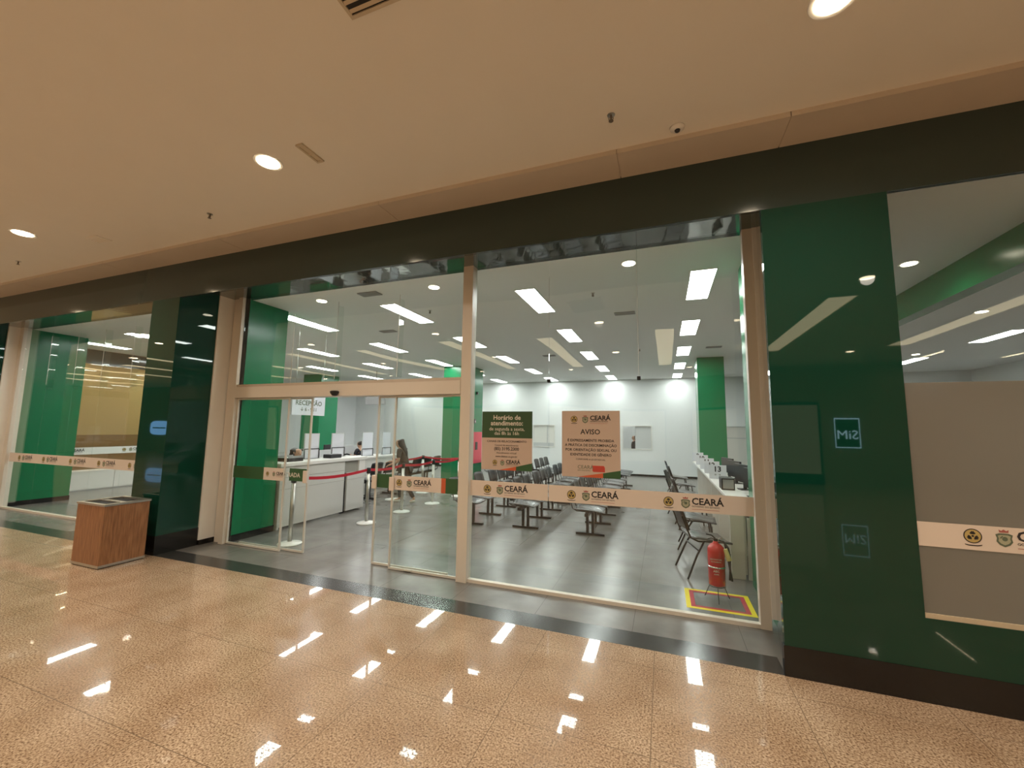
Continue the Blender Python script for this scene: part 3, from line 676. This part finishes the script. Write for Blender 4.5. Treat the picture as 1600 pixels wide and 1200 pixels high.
# ------------------------------------------------------------------ fire extinguisher and floor tape
ex = tag(empty('fire_extinguisher', (.488, 4.95, 0)), 'red fire extinguisher on a wire stand behind the right glass pane', 'fire extinguisher')
MB().lathe([(.002, .155), (.075, .155), (.083, .165), (.084, .50), (.078, .535), (.05, .565), (.026, .578), (.024, .595), (.002, .596)], 0, 0, 28).build('cylinder', 'ext_red', ex, True)
MB().lathe([(.0846, .335), (.087, .338), (.087, .347), (.0846, .350)], 0, 0, 28).build('clamp_band', 'chrome', ex, True)
v = MB(); v.box(-.018, .018, -.018, .018, .594, .625, .004); v.tube([(0, 0, .62), (-.04, -.01, .655), (-.09, -.02, .665)], .008, 6); v.tube([(0, 0, .61), (-.04, -.01, .625), (-.08, -.02, .615)], .006, 6); v.build('valve', 'black_metal', ex)
MB().tube([(.045+.018*math.cos(t), -.01, .612+.018*math.sin(t)) for t in [k*math.pi/6 for k in range(12)]], .004, 6, True).build('safety_ring', 'chrome', ex)
MB().tube([(.018, 0, .61), (.07, -.01, .60), (.115, -.015, .54), (.13, -.02, .42), (.125, -.02, .30), (.12, -.02, .22)], .011, 8).build('hose', 'black_plastic', ex)
MB().tube([(.085, -.035, .53), (.118, -.045, .42)], [.022, .026], 10).build('hang_tag', 'label_tan', ex)
for s in (0, 2.09, 4.19):
    c, s_ = math.cos(s+.5), math.sin(s+.5)
    MB().tube([(.05*c, .05*s_, .152), (.08*c, .08*s_, .13), (.135*c, .135*s_, .006)], .0035, 6).build('stand_leg', 'black_metal', ex)
MB().tube([(.08*math.cos(t), .08*math.sin(t), .148) for t in [k*math.pi/8 for k in range(16)]], .004, 6, True).build('stand_ring', 'black_metal', ex)
text_obj('label_print', [('EXTINTOR', .022, 0, .06, 'CENTER', .01), ('P\u00d3 QU\u00cdMICO', .016, 0, .038, 'CENTER', .01), ('ABC', .03, 0, -.06, 'CENTER', .01), ('CLASSE', .014, 0, -.085, 'CENTER', .01)], 'ink_white', ex, (-.01, -.0845, .36), RF)
tp = tag(empty('floor_marking', (0, 0, 0)), 'yellow and red tape square on the floor under the fire extinguisher', 'floor marking')
def ring(x0, x1, y0, y1, wd, z, nm, m): MB().box(x0, x1, y0, y0+wd, .0004, z).box(x0, x1, y1-wd, y1, .0004, z).box(x0, x0+wd, y0+wd, y1-wd, .0004, z).box(x1-wd, x1, y0+wd, y1-wd, .0004, z).build(nm, m, tp)
ring(.175, .80, 4.64, 5.18, .045, .0016, 'yellow_tape', 'tape_yellow'); ring(.220, .755, 4.685, 5.135, .042, .0014, 'red_tape', 'tape_red')

# ------------------------------------------------------------------ reception counter
rc = tag(empty('reception_counter', (-6.1, 4.95, 0)), 'long white reception counter with a dark vertical gap, left behind the door', 'counter')
o = rc
MB().box(-.06, 0, 0.30, 1.80, .04, 1.04).build('front_panel', 'counter_front', rc)
MB().box(-.06, 0, 1.88, 2.40, .04, .80).build('front_panel', 'counter_front', rc)
MB().box(-.06, 0, 2.22, 2.40, .80, 1.04).build('front_panel', 'white_lacquer', rc)
MB().box(-.10, -.04, 1.80, 2.22, .80, 1.04).build('recess_panel', 'counter_grey', rc)
MB().box(-.10, -.04, 1.80, 1.88, .0, .80).build('support', 'dark_slot', rc)
MB().box(-.5, -.03, .32, .36, 0, 1.04).box(-.5, -.061, 2.34, 2.39, 0, 1.04).build('side_panel', 'white_lacquer', rc)
MB().box(-.55, .025, .28, 2.44, 1.041, 1.105, .008).build('top', 'white_lacquer', rc)
MB().box(-.001, .004, .32, 1.78, .855, .862).box(-.001, .004, .32, 2.38, .66, .664).build('seam', 'counter_grey', rc)
MB().box(-1.1, -.5, .4, 2.34, .70, .74).box(-1.08, -1.04, .45, .49, 0, .70).box(-1.08, -1.04, 2.2, 2.24, 0, .70).build('worktop', 'panel_grey', rc)
rc2 = tag(empty('reception_counter', (-7.2, 8.1, 0)), 'second white reception counter set back behind the queue posts', 'counter')
MB().box(-.06, 0, 0, 2.1, 0.02, .92).build('front_panel', 'counter_front', rc2); MB().box(-.6, .02, -.02, 2.12, .921, .97, .006).build('top', 'white_lacquer', rc2)
MB().box(-.55, -.061, 0.02, .06, 0, .92).box(-.55, -.061, 2.04, 2.08, 0, .92).build('side_panel', 'white_lacquer', rc2)
def screen(x, y, z0, lab, wd=.36):
    t = tag(empty('counter_screen', (x, y, z0)), lab, 'screen', 'white screens on the reception counters')
    h = 1.60-z0
    MB().box(-.008, .008, -wd/2+.012, wd/2-.012, .005, h-.01).build('panel', 'screen_white', t)
    f = MB(); f.box(-.012, .012, -wd/2, -wd/2+.012, 0, h); f.box(-.012, .012, wd/2-.012, wd/2, 0, h); f.box(-.012, .012, -wd/2+.012, wd/2-.012, h-.01, h); f.build('frame', 'panel_grey', t)
    g = MB(); zb = .19
    g.tube([(.02, -wd/2, .003), (.02, -wd/2, zb), (.02, wd/2, zb), (.02, wd/2, .003)], .009, 6); g.build('bracket', 'black_metal', t)
    MB().box(-.06, .06, -wd/2, wd/2, 0, .004).build('foot', 'black_metal', t)
screen(-6.55, 6.30, 1.105, 'white counter screen nearest the door, behind the door leaf edge')
screen(-6.55, 7.0, 1.105, 'second white counter screen from the door')
screen(-7.45, 9.03, .97, 'third white counter screen from the door', .42)
screen(-7.45, 9.83, .97, 'fourth white counter screen, just left of the woman', .38)
def simple(nm, lab, cat, loc, parts, rz=0, grp=None):
    t = tag(empty(nm, loc, rz), lab, cat, grp)
    for pn, m, b in parts: b.build(pn, m, t)
    return t
simple('document_tray', 'black stacked paper tray on the counter behind the door frame', 'tray', (-6.38, 5.68, 1.105), [('tray', 'black_plastic', MB().box(-.13, .13, -.16, .16, 0, .012).box(-.13, -.12, -.16, .16, .012, .06).box(.12, .13, -.16, .16, .012, .06).box(-.12, .12, .15, .16, .012, .06)), ('upper_tray', 'grey_plastic', MB().box(-.13, .13, -.16, .16, .062, .07).box(-.13, -.12, -.16, .16, .07, .1).box(.12, .13, -.16, .16, .07, .1))])
simple('receipt_printer', 'black box-shaped printer on the counter between two white screens', 'printer', (-6.35, 6.66, 1.105), [('body', 'black_plastic', MB().box(-.1, .1, -.15, .15, 0, .075, .01)), ('paper_slot', 'grey_plastic', MB().box(-.05, .05, -.1, .1, .0755, .08))])
def monitor(loc, rz, lab):
    return simple('computer_monitor', lab, 'monitor', loc, [('screen', 'black_plastic', MB().box(-.02, .02, -.25, .25, .12, .43, .006)), ('stand', 'black_metal', MB().box(-.015-.03, .015-.03, -.03, .03, .01, .2)), ('foot', 'black_metal', MB().box(-.11, .09, -.11, .11, 0, .012, .004))], rz, 'office computer monitors')
def desk(loc, lab, wd=1.4, m='white_lacquer', rz=0):
    return simple('office_desk', lab, 'desk', loc, [('top', m, MB().box(-.32, .32, -wd/2, wd/2, .715, .74)), ('leg', 'panel_grey', MB().box(-.3, .3, -wd/2, -wd/2+.03, 0, .715)), ('leg', 'panel_grey', MB().box(-.3, .3, wd/2-.03, wd/2, 0, .715)), ('modesty_panel', 'white_lacquer', MB().box(.25, .27, -wd/2+.03, wd/2-.03, .25, .715)), ('privacy_panel', 'panel_grey', MB().box(.30, .32, -wd/2, wd/2, .741, 1.14))], rz, 'office desks')
for i, y in enumerate((6.4, 8.1, 9.9)):
    desk((-8.5 if i < 2 else -9.9, y if i < 2 else 10.8, 0), 'white office desk with grey privacy panel behind reception, %s from the entrance' % ORD[i])
    monitor((-8.5 if i < 2 else -9.9, y-.35 if i < 2 else 10.2, .74), math.pi+.2, 'black monitor on a desk behind reception, %s from the entrance' % ORD[i])
monitor((-6.95, 5.75, .74), .0, 'black monitor at the near end of the reception counter')
simple('telephone', 'dark telephone on the second reception counter top', 'telephone', (-7.5, 8.4, .97), [('base', 'black_plastic', MB().box(-.1, .1, -.09, .09, 0, .05, .01)), ('handset', 'black_metal', MB().tube([(-.08, -.05, .07), (-.0, -.05, .085), (.08, -.05, .07)], .018, 8))])
# reception sign
rs = tag(empty('hanging_sign', (-6.9, 6.15, 0)), 'white hanging sign reading RECEPCAO above the counter', 'sign')
MB().box(-.008, .008, -.07, .77, 1.965, 2.55).build('board', 'screen_white', rs)
text_obj('lettering', [('RECEP\u00c7\u00c3O', .135, 0, .10, 'CENTER', .02), ('\u2193 6 - 9 11', .10, 0, -.02, 'CENTER', .02)], 'ink_green', rs, (.010, .345, 2.07), (math.pi/2, 0, math.pi/2))
MB().tube([(0, .0, 2.54), (0, .0, IC)], .003, 6).tube([(0, .7, 2.54), (0, .7, IC)], .003, 6).build('wire', 'steel', rs)
hs = tag(empty('hanging_display', (-9.65, 12.0, 2.53)), 'grey hanging display seen between the sliding door leaves', 'display')
MB().box(-.42, .42, -.03, .03, 0, .36, .01).build('body', 'grey_plastic', hs); MB().tube([(0, 0, .35), (0, 0, IC-2.53)], .015, 8).build('pole', 'steel', hs)

# ------------------------------------------------------------------ service desks on the right
sd = [(5.72, 6.78, None), (6.80, 7.68, 13), (7.70, 8.58, 12), (8.60, 9.48, 11), (9.50, 10.68, 10), (10.70, 11.85, 9)]
for i, (ya, yb, num) in enumerate(sd):
    t = tag(empty('service_desk', (.9, ya, 0)), ('white service desk with number %d on its divider' % num) if num else 'white service desk nearest the glass, behind the fire extinguisher', 'desk', 'service desks along the right side')
    w_ = yb-ya
    MB().box(.05, .72, 0, w_, .72, .75).build('top', 'white_lacquer', t)
    MB().box(-.02, .0, 0, w_, .06, .93).build('front_panel', 'counter_front', t)
    MB().box(-.20, .04, 0, w_, .931, .965).build('ledge', 'white_lacquer', t)
    MB().box(-.17, -.021, 0, .03, 0, .93).box(.01, .7, 0, .03, 0, .719).build('side_panel', 'white_lacquer', t)
    if num:
        fl = MB().box(-.20, .06, w_-.03, w_-.012, .966, 1.19).build('divider', 'screen_white', t)
        text_obj('number', [(str(num), .12, 0, 0, 'CENTER', .03)], 'ink', fl, (-.075, w_-.0315, 1.085), RF)
        text_obj('number_tag', [('\u2190 \u2192', .045, 0, 0, 'CENTER', .02)], 'ink_green', fl, (-.075, w_-.0315, 1.02), RF)
    if num != 9:
        nm_ = ('numbered %d' % num) if num else 'nearest the glass'
        monitor((1.28, ya+.5, .75), math.pi+.3, 'black monitor on the service desk ' + nm_)
        simple('keyboard', 'dark keyboard on the service desk ' + nm_, 'keyboard', (1.52, ya+.45, .75), [('case', 'black_plastic', MB().box(-.07, .07, -.2, .2, 0, .02, .004)), ('keys', 'grey_plastic', MB().box(-.055, .055, -.185, .185, .0205, .025))], 0, 'office keyboards')
simple('computer_tower', 'black computer tower on the ledge of the nearest service desk', 'computer', (.80, 6.40, .965), [('case', 'black_plastic', MB().box(-.08, .08, -.14, .14, 0, .155, .006)), ('front_grille', 'grey_plastic', MB().box(-.065, .065, -.145, -.141, .02, .14))], 0)
wc = tag(empty('wall_cabinet', (2.15, BW-.2, 0)), 'pale wall cabinet on the back wall right of the far green column', 'cabinet')
MB().box(-.4, .6, -.15, .185, .1, 1.9).build('body', 'white_lacquer', wc); MB().box(-.41, .61, -.17, .185, 1.901, 1.93).box(-.4, .6, -.16, -.151, 1.50, 1.53).build('shelf_edge', 'panel_grey', wc); MB().box(-.39, .59, -.14, .18, 0, .099).build('plinth', 'panel_grey', wc)
# red fire panel with alarm on the middle column
fp = tag(empty('fire_hose_panel', (-5.755, 12.15, 0)), 'pink-red fire equipment panel on the middle green column', 'fire panel')
MB().box(0, .04, -.35, .45, .62, 1.62, .005).build('panel', 'fire_pink', fp); MB().box(.041, .06, -.06, .08, 1.05, 1.3).build('alarm_box', 'black_plastic', fp)
simple('wall_switch', 'small dark switch high on the middle green column', 'switch', (-5.755, 12.1, 1.9), [('plate', 'black_plastic', MB().box(0, .02, -.05, .05, 0, .14)), ('key', 'white_lacquer', MB().box(.0205, .026, -.02, .02, .03, .09))])
simple('alarm_sounder', 'tiny black alarm sounder near the top of the middle green column', 'alarm', (-5.755, 12.2, 2.85), [('body', 'black_plastic', MB().box(0, .05, -.05, .05, 0, .08, .01)), ('cap', 'grey_plastic', MB().box(.051, .06, -.02, .02, .02, .06))])
# low glazed counter by the side front, left bay
lc = tag(empty('low_cabinet', (-14.2, 6.9, 0)), 'low white cabinet along the side glass behind the left bay', 'cabinet')
MB().box(-.35, .1, -1.1, .0, .03, .48).build('door', 'white_lacquer', lc); MB().box(-.35, .1, .01, 1.1, .03, .48).build('door', 'white_lacquer', lc); MB().box(-.36, .11, -1.1, 1.1, .481, .5).build('top', 'white_lacquer', lc); MB().box(-.33, .08, -1.08, 1.08, 0, .029).build('plinth', 'panel_grey', lc)

# ------------------------------------------------------------------ side corridor lights and mall far side
ll = empty('linear_light')
MB().box(-.03, .03, -.8, .8, -.03, -.004).build('diffuser', 'line_light', ll); MB().box(-.04, -.031, -.81, .81, -.03, 0).box(.031, .04, -.81, .81, -.03, 0).build('housing', 'steel', ll)
k = 0
for i, x in enumerate((-16.2, -17.9, -19.4)):
    for j, y in enumerate((6.0, 8.6, 11.2, 13.8)):
        o = ll if k == 0 else copy_tree(ll); k += 1; o.location = (x, y, CZ)
        tag(o, 'thin linear corridor light beyond the left bay, %s line, %s lamp' % (ORD[i], ORD[j]), 'ceiling light', 'thin linear corridor lights')
        if j % 2 == 0: lamp('tube', 'AREA', (0, 0, -.05), 9, (1, .8, .5), o, shape='RECTANGLE', size=.06, size_y=1.6)
for i, x in enumerate((7.4, 9.6, 11.8)):
    o = copy_tree(ll); o.location = (x, -8.2, CZ); tag(o, 'thin linear light over the shops across the mall, %s' % ORD[i], 'ceiling light', 'thin linear lights across the mall')
def opp_sign(x0, x1, z0, z1, lab, txt=None, m='sign_glow'):
    t = tag(empty('shop_sign', ((x0+x1)/2, -9.6, z0)), lab, 'sign'); hw, h = (x1-x0)/2, z1-z0
    return t, hw, h
t, hw, h = opp_sign(5.45, 6.15, 1.25, 2.25, 'framed backlit sign reading SiM on the opposite shopfront')
MB().box(-hw, hw, .0, .05, 0, h).build('board', 'sign_dark', t)
MB().box(-hw, hw, .051, .07, h-.04, h).box(-hw, hw, .051, .07, 0, .03).box(-hw, -hw+.02, .051, .07, .03, h-.04).box(hw-.02, hw, .051, .07, .03, h-.04).build('frame', 'sign_glow', t)
text_obj('lettering', [('SiM', .42, 0, 0, 'CENTER', 0)], 'sign_glow', t, (0, .06, .30), (math.pi/2, 0, math.pi), .01)
t, hw, h = opp_sign(7.5, 8.3, 2.95, 3.35, 'small backlit SiM sign high on the opposite shopfront')
MB().box(-hw, hw, 0, .04, 0, h).build('board', 'sign_dark', t)
text_obj('lettering', [('SiM', .36, 0, 0, 'CENTER', 0)], 'sign_glow', t, (0, .05, .08), (math.pi/2, 0, math.pi), .01)
t, hw, h = opp_sign(-31.2, -29.4, 1.05, 1.93, 'rounded blue backlit sign on the far left opposite shopfront')
MB().prism([(hw*math.copysign(abs(math.cos(a))**.5, math.cos(a)), h/2+h/2*math.copysign(abs(math.sin(a))**.6, math.sin(a))) for a in [k*math.pi/16 for k in range(32)]], 'y', 0, .06).build('board', 'sign_blue', t)
MB().box(-hw*.7, hw*.7, .061, .07, h*.46, h*.54).build('stripe', 'sign_dark', t)
for i, (a, b) in enumerate(((-28, -22), (-20, -14), (-12, -7), (-5, 0), (1.2, 5.0), (8.6, 13))):
    t = struct(empty('window_%d' % (8+i)), None)
    MB().box(a, b, -9.6, -9.56, .35, 2.7).build('fill_display', 'shop_fill_glow' , t)  # unseen, assumed glowing front, added as broad fill for the mall
    MB().box(a-.06, a, -9.6, -9.5, 0, 2.8).box(b, b+.06, -9.6, -9.5, 0, 2.8).box(a, b, -9.6, -9.5, 2.7, 2.8).box(a, b, -9.6, -9.5, 0, .35).box((a+b)/2-.03, (a+b)/2+.03, -9.559, -9.5, .35, 2.7).build('window_frame', 'sign_dark', t)

# ------------------------------------------------------------------ people
def skin_mesh(name, verts, edges, radii, m, parent=None, sub=2):
    me = bpy.data.meshes.new(name); me.from_pydata(verts, edges, []); o = bpy.data.objects.new(name+'_src', me); C.objects.link(o)
    sk = o.modifiers.new('s', 'SKIN'); sk.use_smooth_shade = True
    for i, r in enumerate(radii):
        v = me.skin_vertices[0].data[i]; v.radius = r if isinstance(r, tuple) else (r, r)
    me.skin_vertices[0].data[0].use_root = True
    ss = o.modifiers.new('b', 'SUBSURF'); ss.levels = sub; ss.render_levels = sub
    dg = bpy.context.evaluated_depsgraph_get(); out = bpy.data.meshes.new_from_object(o.evaluated_get(dg)); bpy.data.objects.remove(o)
    for p in out.polygons: p.use_smooth = True
    out.materials.clear(); out.materials.append(M[m]); out.name = name
    r = bpy.data.objects.new(name, out); C.objects.link(r)
    if parent: r.parent = parent
    return r
def person(loc, rz, J, lab, top='blouse', bottom='trousers', shoes='shoe', scale=1, grp=None, long_hair=True):
    """J: joint positions, local frame: +x forward, +y left, z up"""
    t = tag(empty('person', loc, rz), lab, 'person', grp); t.scale = (scale,)*3
    V, E, R_ = [], [], []
    def add(p, r, par=None):
        V.append(tuple(p)); R_.append(r); i = len(V)-1
        if par is not None: E.append((par, i))
        return i
    L = lambda a, b, s: Vector(a).lerp(Vector(b), s)
    pel = add(J['pelvis'], (.15, .10)); wai = add(L(J['pelvis'], J['chest'], .45), (.125, .095), pel); che = add(J['chest'], (.155, .11), wai)
    nb = add(L(J['chest'], J['neck'], .7), (.10, .08), che); nk = add(J['neck'], .052, nb)
    hd = Vector(J['head']); fwd = Vector(J.get('look', (1, 0, -.15))).normalized()
    jaw = add(hd+Vector((0, 0, -.07))+fwd*.012, (.062, .074), nk); mid = add(hd, (.088, .100), jaw); add(hd+Vector((0, 0, .075))-fwd*.01, (.066, .078), mid)
    for s in ('l', 'r'):
        sh = add(J['sh'+s], .055, nb); el = add(J['el'+s], .038, sh); add(L(J['sh'+s], J['el'+s], .5), .047) if False else None
        wr = add(J['wr'+s], .026, el)
        d = (Vector(J['wr'+s])-Vector(J['el'+s])).normalized(); pm = add(Vector(J['wr'+s])+d*.06, (.036, .018), wr)
        side = d.cross(Vector((0, 0, 1))); side.normalize(); dn = Vector((0, 0, -1))
        for k, (o_, ln) in enumerate(((-.028, .060), (-.010, .072), (.009, .068), (.026, .052))):
            b0 = add(Vector(V[pm])+side*o_+d*.025, .009, pm); b1 = add(Vector(V[b0])+d*ln*.55+dn*.006, .0085, b0); add(Vector(V[b1])+d*ln*.4+dn*.02, .007, b1)
        th = add(Vector(V[wr])+d*.03+side*(-.035 if s == 'l' else .035), .010, pm); add(Vector(V[th])+d*.035+dn*.012+side*(-.012 if s == 'l' else .012), .0085, th)
        hp = add(J['hp'+s], .085, pel); kn = add(J['kn'+s], .055, hp); an = add(J['an'+s], .034, kn); add(Vector(J['an'+s])+Vector(J.get('toe'+s, (.14, 0, -.05))), (.034, .022), an)
    skin_mesh('body', V, E, R_, 'skin', t)
    # clothing
    tv = [J['pelvis'], L(J['pelvis'], J['chest'], .45), J['chest'], L(J['chest'], J['neck'], .72)]; tr = [(.175, .125), (.145, .115), (.175, .13), (.105, .085)]; te = [(0, 1), (1, 2), (2, 3)]
    for s in ('l', 'r'):
        i = len(tv); tv += [J['sh'+s], L(J['sh'+s], J['el'+s], .75)]; tr += [.070, .056]; te += [(3, i), (i, i+1)]
    skin_mesh('blouse', [tuple(v) for v in tv], te, tr, top, t)
    bv = [tuple(Vector(J['pelvis'])+Vector((0, 0, .02)))]; br_ = [(.165, .118)]; be = []
    for s in ('l', 'r'):
        i = len(bv); bv += [J['hp'+s], J['kn'+s], tuple(L(J['kn'+s], J['an'+s], .93))]; br_ += [.100, .072, .052]; be += [(0, i), (i, i+1), (i+1, i+2)]
    skin_mesh('trousers', bv, be, br_, bottom, t)
    for s in ('l', 'r'):
        a = Vector(J['an'+s]); tt = Vector(J.get('toe'+s, (.14, 0, -.05)))
        skin_mesh('shoe', [tuple(a+Vector((-.03, 0, -.035))), tuple(a+tt*.6+Vector((0, 0, -.02))), tuple(a+tt*1.15)], [(0, 1), (1, 2)], [(.042, .040), (.044, .036), (.038, .024)], shoes, t)
    # hair
    hv = [tuple(hd+Vector((0, 0, .075))-fwd*.02), tuple(hd+Vector((0, 0, .01))-fwd*.045)]; hr = [(.104, .108), (.112, .100)]; he = [(0, 1)]
    if not long_hair:
        hv += [tuple(hd+Vector((0, 0, -.06))-fwd*.05)]; hr += [(.125, .11)]; he += [(1, 2)]
    if long_hair:
        hv += [tuple(hd+Vector((0, 0, -.12))-fwd*.105), tuple(hd+Vector((0, 0, -.27))-fwd*.18), tuple(hd+Vector((0, 0, -.42))-fwd*.21)]; hr += [(.110, .078), (.105, .066), (.070, .045)]; he += [(1, 2), (2, 3), (3, 4)]
    skin_mesh('hair', hv, he, hr, 'hair', t)
    # face
    sd_ = fwd.cross(Vector((0, 0, 1))).normalized()
    f = MB(); n0 = hd+fwd*.086
    f.tube([n0+Vector((0, 0, .012)), n0+fwd*.012+Vector((0, 0, -.012)), n0+fwd*.004+Vector((0, 0, -.022))], [.007, .012, .006], 8); f.build('nose', 'skin', t, True)
    for s in (-1, 1):
        c = hd+fwd*.078+sd_*.030*s+Vector((0, 0, .016))
        e_ = MB(); e_.tube([c-fwd*.006, c, c+fwd*.005], [.004, .010, .005], 8); e_.build('eye', 'ink', t, True)
        c = hd+sd_*.080*s-fwd*.0; e_ = MB(); e_.tube([c+Vector((0, 0, .022)), c+sd_*.008*s, c+Vector((0, 0, -.022))], [.006, .012, .006], 8); e_.build('ear', 'skin', t, True)
    mo = hd+fwd*.078+Vector((0, 0, -.045)); MB().tube([mo-sd_*.022, mo+fwd*.006, mo+sd_*.022], [.003, .007, .003], 8).build('mouth', 'ink_red2', t, True)
    return t
walk = dict(pelvis=(0, 0, .90), chest=(.09, 0, 1.20), neck=(.15, 0, 1.40), head=(.20, 0, 1.53), look=(1, 0, -.22),
            shl=(.12, .17, 1.33), shr=(.12, -.17, 1.33), ell=(.12, .20, 1.06), elr=(.20, -.18, 1.06), wrl=(.32, .18, .98), wrr=(.44, -.12, 1.03),
            hpl=(0, .09, .86), hpr=(0, -.09, .86), knl=(-.05, .09, .50), knr=(.15, -.09, .48), anl=(-.30, .09, .12), anr=(.17, -.09, .08), toel=(.12, 0, -.075), toer=(.14, 0, -.045))
person((-5.68, 8.25, 0), math.radians(193), walk, 'woman with long brown hair in a dark brown blouse walking left by the queue belts', scale=.905)
sit = dict(pelvis=(0, 0, .52), chest=(.03, 0, .83), neck=(.06, 0, 1.02), head=(.09, 0, 1.15), look=(1, 0, -.35),
           shl=(.04, .17, .96), shr=(.04, -.17, .96), ell=(.12, .20, .76), elr=(.12, -.20, .76), wrl=(.34, .10, .80), wrr=(.34, -.12, .80),
           hpl=(.02, .09, .50), hpr=(.02, -.09, .50), knl=(.42, .11, .50), knr=(.42, -.11, .50), anl=(.42, .11, .09), anr=(.40, -.11, .09))
def office_chair(loc, rz, lab):
    return simple('office_chair', lab, 'chair', loc, [('seat', 'black_plastic', MB().box(-.22, .22, -.22, .22, .36, .41, .02)), ('backrest', 'black_plastic', MB().box(-.27, -.235, -.2, .2, .50, .92, .012)), ('column', 'black_metal', MB().tube([(0, 0, .06), (0, 0, .36)], .025).tube([(-.15, 0, .375), (-.28, 0, .40), (-.285, 0, .55)], .014)), ('base', 'black_metal', MB().tube([(-.25, 0, .03), (.25, 0, .03)], .02, 8).tube([(0, -.25, .03), (0, .25, .03)], .02, 8).tube([(0, 0, .03), (0, 0, .07)], .03, 8))], rz, 'office swivel chairs')
person((-7.35, 6.62, 0), 0, sit, 'dark-haired receptionist in a grey shirt seated behind the near counter', 'blue_shirt', scale=1.03)
office_chair((-7.37, 6.62, 0), 0, 'black swivel chair under the receptionist behind the near counter')
person((-9.2, 10.9, 0), math.pi, sit, 'person with dark hair seated at a desk behind the third white screen', 'dark_shirt', long_hair=False, scale=1.03)
office_chair((-9.18, 10.9, 0), math.pi, 'black swivel chair at the desk behind the third white screen')
stand = dict(walk); stand.update(knl=(.02, .09, .48), anl=(0, .09, .08), anr=(0, -.09, .08), knr=(.02, -.09, .48), chest=(.0, 0, 1.2), neck=(0, 0, 1.42), head=(.03, 0, 1.56), shl=(0, .18, 1.34), shr=(0, -.18, 1.34), ell=(-.02, .22, 1.06), elr=(-.02, -.22, 1.06), wrl=(.08, .22, .84), wrr=(.08, -.22, .84), toel=(.14, 0, -.045), toer=(.14, 0, -.045))
person((-1.12, 17.6, 0), math.radians(200), stand, 'person in dark clothes standing behind the back service window', 'dark_shirt', scale=.93)
